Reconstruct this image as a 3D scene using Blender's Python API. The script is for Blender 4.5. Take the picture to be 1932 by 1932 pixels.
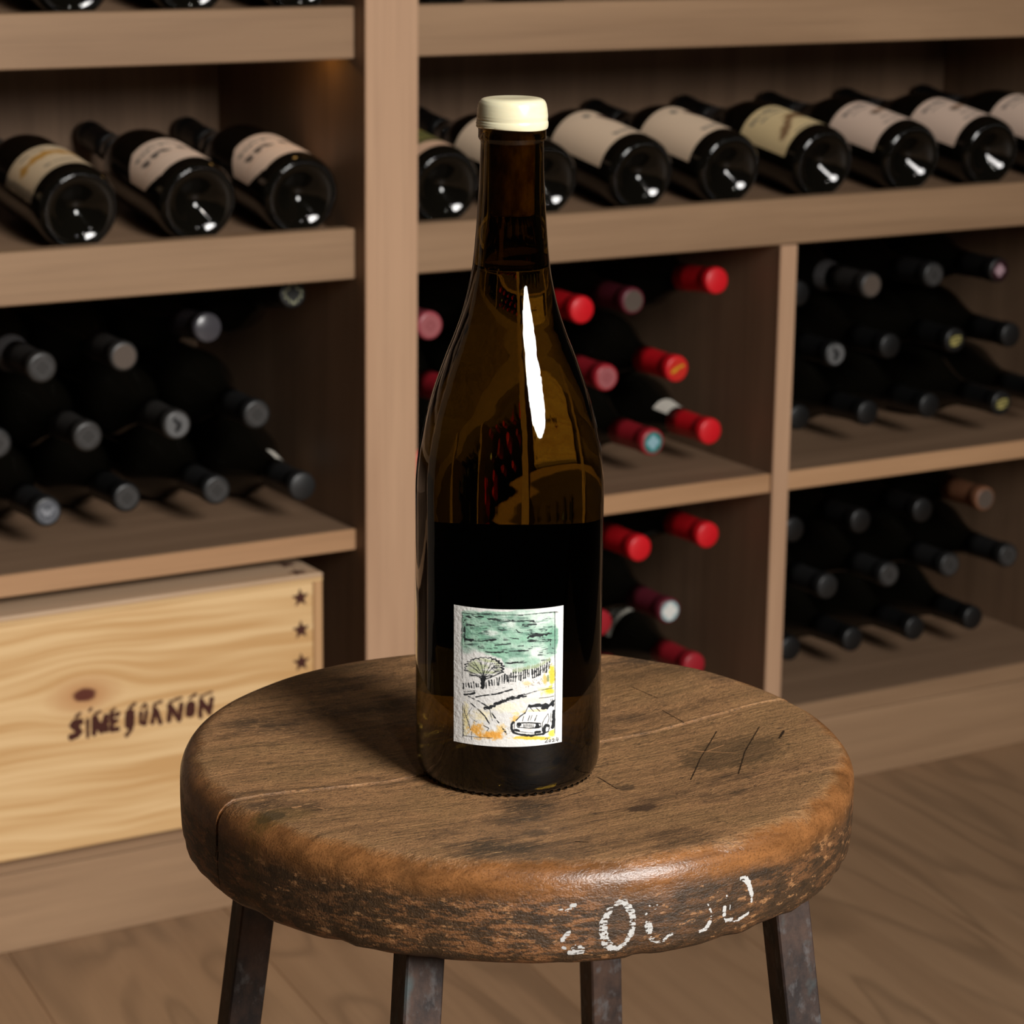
import bpy, bmesh, math, random
import numpy as np
from mathutils import Vector, Matrix, Euler

random.seed(7)
rng = np.random.default_rng(11)
scene = bpy.context.scene
COL = scene.collection
for o in list(bpy.data.objects):
    bpy.data.objects.remove(o)

# ------------------------------------------------------------------ camera
def camera_axes(yaw, pitch, roll):
    f = Vector((math.sin(yaw) * math.cos(pitch), math.cos(yaw) * math.cos(pitch), -math.sin(pitch)))
    r = Vector((math.cos(yaw), -math.sin(yaw), 0))
    u = r.cross(f)
    return (r * math.cos(roll) + u * math.sin(roll), u * math.cos(roll) - r * math.sin(roll), f)

CAM = Vector((-1.23905, -2.36247, 1.08667))
r_, u_, f_ = camera_axes(0.539628, 0.245847, 0.0120)
cam_data = bpy.data.cameras.new('camera')
cam = bpy.data.objects.new('camera', cam_data)
COL.objects.link(cam)
cam.matrix_world = Matrix(((r_.x, u_.x, -f_.x, CAM.x), (r_.y, u_.y, -f_.y, CAM.y), (r_.z, u_.z, -f_.z, CAM.z), (0, 0, 0, 1)))
cam_data.sensor_width = 36.0
cam_data.lens = 5000.0 / 1932.0 * 36.0
cam_data.clip_start = 0.02
cam_data.dof.use_dof = True
cam_data.dof.focus_distance = 1.10
cam_data.dof.aperture_fstop = 25.0
scene.camera = cam

# ------------------------------------------------------------------ world and light
world = bpy.data.worlds.new('cellar_air')
scene.world = world
world.use_nodes = True
world.node_tree.nodes['Background'].inputs[0].default_value = (1.0, 0.86, 0.72, 1)
world.node_tree.nodes['Background'].inputs[1].default_value = 0.006

key_data = bpy.data.lights.new('softbox', 'AREA')
key_data.shape = 'ELLIPSE'
key_data.size = 1.50
key_data.size_y = 1.95
key_data.energy = 60.0
key_data.color = (1.0, 0.965, 0.925)
key_data.spread = math.radians(84)
key = bpy.data.objects.new('softbox', key_data)
COL.objects.link(key)
KEY_POS = Vector((-0.08, -4.60, 2.48))
key.location = KEY_POS
key.rotation_euler = (Vector((-0.70, -0.9, 0.62)) - KEY_POS).to_track_quat('-Z', 'Y').to_euler()

for i, (lx, ly) in enumerate(((-1.00, -2.30), (0.10, -2.20), (1.15, -2.30))):
    spot_data = bpy.data.lights.new('ceiling_spot', 'POINT')
    spot_data.energy = 6.0
    spot_data.shadow_soft_size = 0.03
    spot_data.color = (1.0, 0.93, 0.84)
    spot = bpy.data.objects.new('ceiling_spot', spot_data)
    COL.objects.link(spot)
    spot.location = (lx, ly, 2.42)

scene.view_settings.view_transform = 'Standard'
scene.view_settings.look = 'None'
scene.view_settings.gamma = 1.0
scene.view_settings.use_curve_mapping = False
scene.view_settings.exposure = 0.0
scene.cycles.use_denoising = True
scene.cycles.max_bounces = 11
scene.cycles.transmission_bounces = 10
scene.cycles.glossy_bounces = 4
scene.cycles.diffuse_bounces = 3
scene.cycles.use_adaptive_sampling = True
scene.cycles.adaptive_threshold = 0.03
scene.cycles.sample_clamp_indirect = 4.0
scene.cycles.blur_glossy = 0.6

# ------------------------------------------------------------------ helpers
def srgb(r, g, b):
    def c(v):
        v /= 255.0
        return v / 12.92 if v <= 0.04045 else ((v + 0.055) / 1.055) ** 2.4
    return (c(r), c(g), c(b), 1.0)

def lin(a):
    a = np.clip(a, 0, 1)
    return np.where(a <= 0.04045, a / 12.92, ((a + 0.055) / 1.055) ** 2.4)

class Nodes:
    def __init__(self, name):
        self.m = bpy.data.materials.new(name)
        self.m.use_nodes = True
        self.t = self.m.node_tree
        self.b = self.t.nodes['Principled BSDF']
        self.out = self.t.nodes['Material Output']
    def n(self, kind, **kw):
        nd = self.t.nodes.new(kind)
        for k, v in kw.items():
            if k.startswith('i_'):
                nd.inputs[k[2:].replace('_', ' ')].default_value = v
            else:
                setattr(nd, k, v)
        return nd
    def l(self, a, b):
        self.t.links.new(a, b)
    def math(self, op, a, b=None, clamp=False):
        nd = self.t.nodes.new('ShaderNodeMath'); nd.operation = op; nd.use_clamp = clamp
        for i, v in enumerate((a, b)):
            if v is None: continue
            if isinstance(v, (int, float)): nd.inputs[i].default_value = v
            else: self.l(v, nd.inputs[i])
        return nd.outputs[0]
    def mix(self, fac, a, b, mode='MIX'):
        nd = self.t.nodes.new('ShaderNodeMix'); nd.data_type = 'RGBA'; nd.blend_type = mode
        for s, v in ((0, fac), (6, a), (7, b)):
            if isinstance(v, (int, float)): nd.inputs[s].default_value = v
            elif isinstance(v, tuple): nd.inputs[s].default_value = v
            else: self.l(v, nd.inputs[s])
        return nd.outputs[2]
    def ramp(self, fac, stops):
        nd = self.t.nodes.new('ShaderNodeValToRGB')
        cr = nd.color_ramp
        while len(cr.elements) < len(stops): cr.elements.new(0.5)
        for e, (p, c) in zip(cr.elements, stops):
            e.position = p; e.color = c if isinstance(c, tuple) else (c, c, c, 1)
        self.l(fac, nd.inputs[0])
        return nd.outputs[0]
    def coords(self, scale, rot=(0, 0, 0), rand=True):
        tc = self.n('ShaderNodeTexCoord')
        v = tc.outputs['Object']
        if rand:
            oi = self.n('ShaderNodeObjectInfo')
            add = self.n('ShaderNodeVectorMath', operation='MULTIPLY_ADD')
            self.l(oi.outputs['Random'], add.inputs[0])
            add.inputs[1].default_value = (37.0, 53.0, 71.0)
            self.l(v, add.inputs[2])
            v = add.outputs[0]
        mp = self.n('ShaderNodeMapping')
        mp.inputs['Scale'].default_value = scale
        mp.inputs['Rotation'].default_value = rot
        self.l(v, mp.inputs['Vector'])
        return mp.outputs[0]
    def noise(self, vec, scale, detail=4, rough=0.55, dist=0.0):
        nd = self.n('ShaderNodeTexNoise')
        nd.inputs['Scale'].default_value = scale
        nd.inputs['Detail'].default_value = detail
        nd.inputs['Roughness'].default_value = rough
        nd.inputs['Distortion'].default_value = dist
        self.l(vec, nd.inputs['Vector'])
        return nd.outputs['Fac']
    def bump(self, h, strength=0.2, dist=0.001):
        nd = self.n('ShaderNodeBump')
        nd.inputs['Strength'].default_value = strength
        nd.inputs['Distance'].default_value = dist
        self.l(h, nd.inputs['Height'])
        self.l(nd.outputs[0], self.b.inputs['Normal'])
    def set(self, **kw):
        for k, v in kw.items():
            s = self.b.inputs[k.replace('_', ' ')]
            if hasattr(v, 'is_output'): self.l(v, s)
            else: s.default_value = v
        return self

def simple(name, col, rough=0.5, spec=0.5, noise=0.0, scale=60.0, **kw):
    k = Nodes(name)
    if noise > 0:
        f = k.noise(k.coords((1, 1, 1)), scale, 3)
        c = k.mix(f, tuple(x * (1 - noise) for x in col[:3]) + (1,), tuple(min(1, x * (1 + noise)) for x in col[:3]) + (1,))
        k.set(Base_Color=c)
    else:
        k.set(Base_Color=col)
    k.set(Roughness=rough, Specular_IOR_Level=spec, **kw)
    return k.m

def wood(name, axis, light, dark, fine=0.25, contrast=(0.32, 0.72), rough=0.55, ring=9.0, cathedral=0.0):
    k = Nodes(name)
    long = 1.0
    sc = {'x': (long, 14, 14), 'y': (14, long, 14), 'z': (14, 14, long)}[axis]
    v = k.coords(sc)
    big = k.noise(v, 1.4, 5, 0.6, 0.6)
    sc2 = {'x': (3, 220, 220), 'y': (220, 3, 220), 'z': (220, 220, 3)}[axis]
    pores = k.noise(k.coords(sc2), 1.6, 3, 0.6)
    fac = k.ramp(big, [(contrast[0], 0.0), (contrast[1], 1.0)])
    col = k.mix(fac, dark, light)
    if cathedral > 0:
        sc3 = {'x': (2.2, 9, 9), 'y': (9, 2.2, 9), 'z': (9, 9, 2.2)}[axis]
        w = k.noise(k.coords(sc3), 0.7, 2, 0.5, 0.9)
        rings = k.math('FRACT', k.math('MULTIPLY', w, ring))
        line = k.ramp(rings, [(0.0, 1.0), (0.18, 0.0), (0.75, 0.0), (1.0, 1.0)])
        col = k.mix(k.math('MULTIPLY', line, cathedral), col, tuple(x * 0.55 for x in dark[:3]) + (1,))
    p = k.ramp(pores, [(0.30, 1.0), (0.52, 0.0)])
    col = k.mix(k.math('MULTIPLY', p, fine), col, tuple(x * 0.6 for x in dark[:3]) + (1,))
    k.set(Base_Color=col, Roughness=rough, Specular_IOR_Level=0.35)
    k.bump(pores, 0.12, 0.0004)
    return k.m

def mesh_obj(name, verts, faces, mat=None, parent=None, loc=(0, 0, 0), rot=(0, 0, 0), smooth=False):
    me = bpy.data.meshes.new(name)
    me.from_pydata([tuple(v) for v in verts], [], [tuple(f) for f in faces])
    me.update()
    if smooth:
        me.polygons.foreach_set('use_smooth', [True] * len(me.polygons))
    if mat: me.materials.append(mat)
    return link(name, me, parent, loc, rot)

def link(name, me, parent=None, loc=(0, 0, 0), rot=(0, 0, 0)):
    o = bpy.data.objects.new(name, me)
    COL.objects.link(o)
    if parent is not None:
        o.parent = parent
    o.location = loc; o.rotation_euler = rot
    return o

def bm_obj(name, bm, mat, parent=None, loc=(0, 0, 0), rot=(0, 0, 0), smooth=False):
    me = bpy.data.meshes.new(name)
    bm.to_mesh(me); bm.free()
    if smooth:
        me.polygons.foreach_set('use_smooth', [True] * len(me.polygons))
    if mat: me.materials.append(mat)
    return link(name, me, parent, loc, rot)

def thing(name, label, cat, loc=(0, 0, 0), rot=(0, 0, 0), group=None):
    o = bpy.data.objects.new(name, None)
    o.empty_display_size = 0.02
    COL.objects.link(o)
    o.location = loc; o.rotation_euler = rot
    tag(o, label, cat, group)
    return o

def tag(o, label=None, cat=None, group=None, kind=None):
    if label: o['label'] = label
    if cat: o['category'] = cat
    if group: o['group'] = group
    if kind: o['kind'] = kind
    return o

def box(name, lo, hi, mat, parent=None, origin=(0, 0, 0), bev=0.0008):
    """board between world corners lo and hi; parent sits at origin, unrotated"""
    lo = Vector(lo); hi = Vector(hi); c = (lo + hi) / 2; d = hi - lo
    bm = bmesh.new()
    bmesh.ops.create_cube(bm, size=1.0, matrix=Matrix.Diagonal((d.x, d.y, d.z, 1)))
    if bev > 0:
        bmesh.ops.bevel(bm, geom=bm.edges[:], offset=bev, segments=1, affect='EDGES')
    return bm_obj(name, bm, mat, parent, c - Vector(origin))

def lathe(profile, seg=48, close_top=True, close_bottom=True):
    """profile [(h, r)...] from bottom to top"""
    V, F, rings = [], [], []
    for h, r in profile:
        if r < 1e-6:
            rings.append([len(V)]); V.append((0, 0, h))
        else:
            b = len(V)
            for i in range(seg):
                a = 2 * math.pi * i / seg
                V.append((r * math.cos(a), r * math.sin(a), h))
            rings.append(list(range(b, b + seg)))
    for A, B in zip(rings[:-1], rings[1:]):
        if len(A) == 1 and len(B) == 1: continue
        if len(A) == 1:
            F += [(A[0], B[(i + 1) % seg], B[i]) for i in range(seg)]
        elif len(B) == 1:
            F += [(A[i], A[(i + 1) % seg], B[0]) for i in range(seg)]
        else:
            F += [(A[i], A[(i + 1) % seg], B[(i + 1) % seg], B[i]) for i in range(seg)]
    return V, F

def catmull(pts, n=4):
    P = [np.array(p, float) for p in pts]
    P = [2 * P[0] - P[1]] + P + [2 * P[-1] - P[-2]]
    out = []
    for i in range(1, len(P) - 2):
        for k in range(n):
            t = k / n
            a, b, c, d = P[i - 1], P[i], P[i + 1], P[i + 2]
            out.append(0.5 * (2 * b + (c - a) * t + (2 * a - 5 * b + 4 * c - d) * t * t + (3 * b - a - 3 * c + d) * t ** 3))
    out.append(P[-2])
    return [tuple(o) for o in out]

def vnoise(h, w, cy, cx, oct=3, seed=0):
    g = np.random.default_rng(seed)
    out = np.zeros((h, w)); amp = 1.0; tot = 0
    for o in range(oct):
        ny, nx = max(2, int(cy * 2 ** o) + 2), max(2, int(cx * 2 ** o) + 2)
        a = g.random((ny, nx))
        yy = np.linspace(0, ny - 1.001, h); xx = np.linspace(0, nx - 1.001, w)
        yi = yy.astype(int); xi = xx.astype(int)
        fy = (yy - yi)[:, None]; fx = (xx - xi)[None, :]
        fy = fy * fy * (3 - 2 * fy); fx = fx * fx * (3 - 2 * fx)
        v = (a[yi][:, xi] * (1 - fy) * (1 - fx) + a[yi + 1][:, xi] * fy * (1 - fx)
             + a[yi][:, xi + 1] * (1 - fy) * fx + a[yi + 1][:, xi + 1] * fy * fx)
        out += v * amp; tot += amp; amp *= 0.5
    return out / tot

def seg_dist(X, Y, pts):
    d = np.full(X.shape, 1e9)
    for (x0, y0), (x1, y1) in zip(pts[:-1], pts[1:]):
        dx, dy = x1 - x0, y1 - y0
        L2 = dx * dx + dy * dy + 1e-12
        t = np.clip(((X - x0) * dx + (Y - y0) * dy) / L2, 0, 1)
        d = np.minimum(d, np.hypot(X - x0 - t * dx, Y - y0 - t * dy))
    return d

class Canvas:
    """a print laid out in its own coordinates X, Y (arrays), colours in sRGB 0..1"""
    def __init__(self, X, Y, base):
        self.X, self.Y = X, Y
        self.c = np.ones(X.shape + (3,)) * np.array(base)
        self.n1 = vnoise(*X.shape, X.shape[0] / 6, X.shape[1] / 6, 2, 3) - 0.5
        self.dry = vnoise(*X.shape, X.shape[0] / 2.5, X.shape[1] / 14, 2, 5)
    def over(self, a, col):
        a = np.clip(a, 0, 1)[..., None]
        self.c = self.c * (1 - a) + np.array(col) * a
    def stroke(self, pts, w, col=(0.09, 0.09, 0.11), alpha=1.0, soft=3.0, rough=0.35, dry=0.0):
        xs = [p[0] for p in pts]; ys = [p[1] for p in pts]
        m = w + soft * 3
        sel = (self.X > min(xs) - m) & (self.X < max(xs) + m) & (self.Y > min(ys) - m) & (self.Y < max(ys) + m)
        if not sel.any(): return
        r = np.where(sel.any(1))[0]; c = np.where(sel.any(0))[0]
        s = (slice(r[0], r[-1] + 1), slice(c[0], c[-1] + 1))
        d = seg_dist(self.X[s], self.Y[s], pts)
        d = d + self.n1[s] * w * rough * 2
        a = np.clip((w / 2 - d) / soft + 0.5, 0, 1) * alpha
        if dry > 0:
            a = a * np.clip((self.dry[s] - dry) * 6 + 0.5, 0, 1)
        a = a[..., None]
        self.c[s] = self.c[s] * (1 - a) + np.array(col) * a
    def wash(self, cx, cy, rx, ry, col, alpha=0.8, soft=0.5, wob=0.5):
        d = np.hypot((self.X - cx) / rx, (self.Y - cy) / ry) + self.n1 * wob
        self.over(np.clip((1 - d) / soft, 0, 1) * alpha, col)

def grid_print(name, fn, canvas, mat, parent=None, keep=None, loc=(0, 0, 0)):
    """grid mesh through fn(u, v) (u right, v down, 0..1) with the canvas as colour attribute"""
    h, w = canvas.shape[:2]
    u = (np.arange(w)) / (w - 1); v = (np.arange(h)) / (h - 1)
    U, V = np.meshgrid(u, v)
    P = fn(U, V)
    idx = np.arange(h * w).reshape(h, w)
    F = np.stack([idx[:-1, :-1], idx[1:, :-1], idx[1:, 1:], idx[:-1, 1:]], -1).reshape(-1, 4)
    if keep is not None:
        F = F[keep[:-1, :-1].reshape(-1)]
    me = bpy.data.meshes.new(name)
    me.vertices.add(h * w); me.vertices.foreach_set('co', P.reshape(-1))
    nf = len(F)
    me.loops.add(nf * 4); me.loops.foreach_set('vertex_index', F.reshape(-1).astype(np.int32))
    me.polygons.add(nf)
    me.polygons.foreach_set('loop_start', np.arange(0, nf * 4, 4, dtype=np.int32))
    me.polygons.foreach_set('use_smooth', np.ones(nf, bool))
    me.update(calc_edges=True)
    at = me.color_attributes.new('print', 'FLOAT_COLOR', 'POINT')
    rgba = np.ones((h * w, 4), np.float32); rgba[:, :3] = lin(canvas.reshape(-1, 3))
    at.data.foreach_set('color', rgba.reshape(-1))
    me.validate()
    me.materials.append(mat)
    return link(name, me, parent, loc)

def print_material(name, rough=0.6, relief=0.0, relscale=900.0, spec=0.3):
    k = Nodes(name)
    a = k.n('ShaderNodeAttribute'); a.attribute_name = 'print'
    k.set(Base_Color=a.outputs['Color'], Roughness=rough, Specular_IOR_Level=spec)
    if relief > 0:
        k.bump(k.noise(k.coords((1, 1, 1), rand=False), relscale, 3), relief, 0.0006)
    return k.m

# ------------------------------------------------------------------ measured outlines (metres)
STARS = [[-0.0767,0.3344],[-0.0761,0.2999],[-0.076,0.2648]]
STARTOP = [[-0.0715,0.044],[-0.0741,0.0111]]
TEXT = [[0.00712,[[-0.3206,0.2397],[-0.3269,0.2397],[-0.329,0.2375],[-0.3239,0.2331],[-0.322,0.2291],[-0.3252,0.2266],[-0.3304,0.2254]]],[0.00345,[[-0.3246,0.2461],[-0.3209,0.2485]]],[0.00391,[[-0.3128,0.2405],[-0.3133,0.2236]]],[0.00299,[[-0.3109,0.2495],[-0.3088,0.2518]]],[0.00597,[[-0.3064,0.2255],[-0.3054,0.2419],[-0.2985,0.2268],[-0.2934,0.241],[-0.2938,0.2266]]],[0.00299,[[-0.3048,0.2454],[-0.2995,0.2472]]],[0.00574,[[-0.287,0.2421],[-0.2874,0.2266]]],[0.00505,[[-0.287,0.241],[-0.2802,0.2415]]],[0.00505,[[-0.2872,0.2343],[-0.2825,0.2346]]],[0.00574,[[-0.2874,0.2261],[-0.2811,0.2261]]],[0.00345,[[-0.288,0.2448],[-0.2837,0.2478]]],[0.01091,[[-0.2675,0.2395],[-0.2683,0.2287]]],[0.0046,[[-0.2663,0.2241],[-0.2718,0.2177]]],[0.00345,[[-0.2673,0.2462],[-0.2624,0.2496]]],[0.0046,[[-0.2558,0.2391],[-0.2566,0.2288],[-0.2518,0.2265],[-0.2499,0.2403]]],[0.00299,[[-0.2546,0.2442],[-0.2513,0.2478],[-0.2498,0.2444]]],[0.00505,[[-0.2437,0.2268],[-0.2408,0.2399],[-0.2386,0.2385],[-0.2352,0.2254]]],[0.00505,[[-0.2413,0.241],[-0.2377,0.2321]]],[0.00299,[[-0.2412,0.2452],[-0.2336,0.2476]]],[0.00551,[[-0.2255,0.2259],[-0.2246,0.2415],[-0.2146,0.2252],[-0.2116,0.2405]]],[0.00299,[[-0.2239,0.2456],[-0.212,0.2479]]],[0.01091,[[-0.2013,0.2378],[-0.202,0.2305]]],[0.00299,[[-0.2023,0.2463],[-0.1957,0.249]]],[0.00551,[[-0.1912,0.2246],[-0.1903,0.2413],[-0.1807,0.2271],[-0.1783,0.2415]]],[0.00299,[[-0.1903,0.246],[-0.1782,0.2489]]]]
PAINT = [[0.00071,[[-1.9999,-0.0168],[-1.9907,-0.0169]]],[0.00115,[[-1.9785,-0.0174],[-1.9693,-0.0167]]],[0.00133,[[-1.9679,-0.0155],[-1.9557,-0.0154]]],[0.00186,[[-1.9878,-0.0298],[-1.9728,-0.0268]]],[0.00106,[[-1.9859,-0.0331],[-1.9803,-0.0335]]],[0.00266,[[-1.9566,-0.0334],[-1.938,-0.0338]]],[0.002,[[-1.9672,-0.0353],[-1.9347,-0.0353]]],[0.00275,[[-1.8618,-0.0183],[-1.8694,-0.0208]]],[0.0031,[[-1.8769,-0.0231],[-1.8787,-0.0265],[-1.876,-0.0299],[-1.8677,-0.0327],[-1.8547,-0.0343]]],[0.00177,[[-1.8547,-0.0346],[-1.8386,-0.0353],[-1.8227,-0.0343]]],[0.00222,[[-1.8165,-0.0332],[-1.8087,-0.0314]]],[0.00266,[[-1.8008,-0.0296],[-1.7971,-0.0268],[-1.7978,-0.0246]]],[0.00275,[[-1.7988,-0.0224],[-1.8023,-0.0204],[-1.8098,-0.0183]]],[0.00222,[[-1.8141,-0.0175],[-1.8224,-0.016],[-1.8352,-0.0155],[-1.8447,-0.0163]]],[0.00098,[[-1.7501,-0.0187],[-1.7402,-0.0186]]],[0.00062,[[-1.7319,-0.0181],[-1.7294,-0.0186]]],[0.00062,[[-1.7349,-0.02],[-1.7332,-0.02]]],[0.00071,[[-1.7612,-0.0219],[-1.7589,-0.0217]]],[0.00071,[[-1.7606,-0.0253],[-1.7573,-0.0251]]],[0.00275,[[-1.7537,-0.0266],[-1.7483,-0.0292]]],[0.00062,[[-1.7511,-0.032],[-1.7407,-0.0339],[-1.7271,-0.0347],[-1.7102,-0.0346]]],[0.00115,[[-1.7427,-0.0324],[-1.7359,-0.0327]]],[0.00115,[[-1.7051,-0.0342],[-1.6935,-0.0326],[-1.6814,-0.0321]]],[0.00053,[[-1.572,-0.0224],[-1.5692,-0.0231]]],[0.00089,[[-1.5638,-0.0248],[-1.5585,-0.0265]]],[0.00071,[[-1.5589,-0.0282],[-1.5579,-0.029]]],[0.00195,[[-1.5606,-0.0303],[-1.5696,-0.032]]],[0.00133,[[-1.5731,-0.0332],[-1.5935,-0.0335]]],[0.00089,[[-1.5088,-0.0207],[-1.5078,-0.0215]]],[0.00053,[[-1.4955,-0.0253],[-1.4951,-0.0271]]],[0.0016,[[-1.5134,-0.0257],[-1.5154,-0.0286],[-1.506,-0.0311]]],[0.00195,[[-1.5018,-0.0318],[-1.4855,-0.0323]]],[0.00071,[[-1.477,-0.0334],[-1.4563,-0.0334]]],[0.00151,[[-1.4544,-0.0327],[-1.427,-0.0315]]],[0.00222,[[-1.4575,-0.0151],[-1.4403,-0.0162],[-1.4289,-0.0185]]],[0.00222,[[-1.4286,-0.0193],[-1.4223,-0.0215],[-1.4186,-0.0236]]],[0.00115,[[-1.418,-0.0254],[-1.4164,-0.0264]]]]
SPOTS = [(-0.1342,-0.0298,0.0075,0.0055,0.9,(34,28,22)),(-0.1302,-0.0308,0.016,0.01,0.45,(96,74,36)),(0.0077,-0.0885,0.0085,0.005,0.85,(52,34,20)),(-0.048,-0.0947,0.006,0.006,0.5,(56,42,28)),(0.017,-0.0613,0.005,0.004,0.7,(58,42,26)),(0.0797,-0.0506,0.03,0.022,0.6,(66,50,28)),(0.09,0.055,0.05,0.02,0.35,(96,70,36))]
CRACKS = [[0.00074,[[-0.0406,-0.1129],[-0.0366,-0.1158]]],[0.00049,[[0.1084,-0.0316],[0.0849,-0.0534],[0.0654,-0.0758]]],[0.00049,[[0.0907,-0.0235],[0.0658,-0.0469],[0.0455,-0.0687]]],[0.00111,[[0.1137,-0.0429],[0.1068,-0.0491]]],[0.00049,[[0.014,-0.0443],[0.0133,-0.0608]]],[0.00037,[[-0.0254,-0.0616],[0.0025,-0.0548]]],[0.00037,[[0.0863,0.0136],[0.0854,-0.0052]]],[0.00037,[[0.091,0.0474],[0.093,0.0279]]]]
CHIPS = [[0.00141,[[-0.1221,-0.0246],[-0.1186,-0.0244]]],[0.00094,[[-0.1124,-0.0285],[-0.1111,-0.0307]]],[0.00078,[[0.0829,-0.0401],[0.0715,-0.042],[0.0674,-0.0356]]],[0.00063,[[0.0674,-0.0356],[0.081,-0.0529]]],[0.00094,[[0.0669,-0.0843],[0.0773,-0.0823]]],[0.00063,[[-0.0744,-0.0935],[-0.061,-0.0956]]]]

# ------------------------------------------------------------------ materials
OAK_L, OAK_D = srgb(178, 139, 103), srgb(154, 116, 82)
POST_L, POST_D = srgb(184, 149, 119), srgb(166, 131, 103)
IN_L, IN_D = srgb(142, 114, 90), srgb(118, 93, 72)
oak_x = wood('oak_along_width', 'x', OAK_L, OAK_D)
oak_y = wood('oak_along_depth', 'y', OAK_L, OAK_D)
oak_z = wood('oak_upright', 'z', POST_L, POST_D)
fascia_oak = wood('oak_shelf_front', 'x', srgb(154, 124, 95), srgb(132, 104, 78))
inner_x = wood('dark_oak_along_width', 'x', IN_L, IN_D)  # interior boards, a darker tone than the front edges
inner_z = wood('dark_oak_upright', 'z', IN_L, IN_D)
floor_oak = wood('floor_oak', 'y', srgb(158, 127, 97), srgb(143, 113, 85), fine=0.25, ring=5.0, cathedral=0.5, rough=0.5)
plywood = wood('pine_plywood', 'x', srgb(200, 172, 144), srgb(176, 146, 116), fine=0.15)
plaster = simple('cellar_plaster', srgb(120, 108, 96), 0.9, 0.2, 0.08, 30)
dark_glass = simple('dark_bottle_glass', (0.0035, 0.003, 0.002, 1), 0.06, 0.5)
dark_glass_brown = simple('dark_brown_bottle_glass', (0.006, 0.0042, 0.002, 1), 0.08, 0.5)
def capsule_mat(name, c, rough=0.42):
    return simple(name, srgb(*c), rough, 0.5, 0.12, 300)
CAPS = {
    'black': capsule_mat('black_foil', (16, 16, 16)),
    'charcoal': capsule_mat('charcoal_foil', (29, 29, 29)),
    'grey': capsule_mat('grey_foil', (44, 42, 40)),
    'silver': capsule_mat('silver_foil', (64, 62, 66), 0.25),
    'red': capsule_mat('red_foil', (200, 22, 32), 0.38),
    'crimson': capsule_mat('crimson_foil', (150, 30, 40), 0.38),
    'rose': capsule_mat('rose_foil', (150, 66, 74), 0.35),
    'maroon': capsule_mat('maroon_foil', (92, 28, 40), 0.45),
    'brown': capsule_mat('brown_foil', (120, 80, 56), 0.45),
}
seal_print = print_material('printed_seal', 0.4)
paper_print = print_material('printed_paper', 0.65)
hero_paper = print_material('embossed_label_paper', 0.75, 0.55, 620.0)
white_paper = simple('white_paper', srgb(214, 208, 196), 0.7, 0.3, 0.04, 80)
shaded_paper = simple('shaded_label_paper', srgb(14, 13, 12), 0.8, 0.2)  # near-black: shade on the back label's inner face put into the colour
burn_ink = simple('burnt_brown_brand', srgb(66, 34, 26), 0.8, 0.2, 0.25, 220)
chalk_paint = simple('worn_white_paint', srgb(186, 185, 182), 0.6, 0.3, 0.25, 1200)

# hero glass, wine, wax, cork
k = Nodes('amber_olive_glass')
k.set(Base_Color=(0.135, 0.088, 0.013, 1), Roughness=0.012, IOR=1.5, Transmission_Weight=1.0)
k.bump(k.noise(k.coords((170, 170, 9), rand=False), 1.0, 3, 0.6), 0.10, 0.0006)
amber_glass = k.m
def glass_bsdf(name, ior, col):
    k = Nodes(name)
    g = k.n('ShaderNodeBsdfGlass'); g.inputs['IOR'].default_value = ior; g.inputs['Roughness'].default_value = 0.0
    g.inputs['Color'].default_value = col
    k.t.nodes.remove(k.b)
    k.l(g.outputs[0], k.out.inputs['Surface'])
    return k.m
wine_side = glass_bsdf('wine_against_glass', 0.893, (0.97, 0.95, 0.86, 1))
wine_top = glass_bsdf('wine_surface', 1.34, (0.97, 0.95, 0.86, 1))
k = Nodes('cream_wax')
wn = k.noise(k.coords((1, 1, 6), rand=False), 60, 3)
k.set(Base_Color=k.mix(wn, srgb(214, 204, 166), srgb(228, 222, 192)), Roughness=0.24, Specular_IOR_Level=0.5,
      Subsurface_Weight=0.15, Subsurface_Radius=(0.004, 0.003, 0.002), Subsurface_Scale=0.5)
wax = k.m
k = Nodes('cork')
cn = k.noise(k.coords((1, 1, 0.4), rand=False), 260, 4)
k.set(Base_Color=k.mix(k.ramp(cn, [(0.35, 0.0), (0.6, 1.0)]), srgb(130, 88, 50), srgb(236, 200, 150)), Roughness=0.8)
cork_mat = k.m

# ------------------------------------------------------------------ setting: floor, wall
floor = box('floor', (-2.6, -3.6, -0.06), (2.6, 0.6, -0.004), simple('floor_screed', srgb(60, 48, 38), 0.9, 0.2), bev=0)
tag(floor, 'oak plank floor running away from the wine rack', kind='structure')
floor_o = floor.location.copy()
PW = 0.2375
plank_mesh = None
ang = math.radians(-6.5)
dirv = Vector((math.sin(-ang), math.cos(ang), 0)); nrm = Vector((dirv.y, -dirv.x, 0))
for i in range(-9, 9):
    for j, (a, b) in enumerate(((-3.45, -1.02), (-1.016, 0.40)) if i % 2 else ((-3.45, -1.9), (-1.896, 0.40))):
        L = b - a
        bm = bmesh.new()
        bmesh.ops.create_cube(bm, size=1.0, matrix=Matrix.Diagonal((PW - 0.0015, L - 0.0015, 0.012, 1)))
        bmesh.ops.bevel(bm, geom=bm.edges[:], offset=0.0012, segments=1, affect='EDGES')
        base = Vector((-0.166 + PW * (i + 0.5), -0.05, 0)) + dirv * ((a + b) / 2 + 0.05)
        base.z = -0.006
        bm_obj('floor_plank', bm, floor_oak, floor, base - floor_o, (0, 0, ang))
wall = box('wall_back', (-2.6, 0.46, -0.06), (2.6, 0.6, 2.6), plaster, bev=0)
tag(wall, 'plain plaster wall behind the wine rack', kind='structure')

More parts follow.
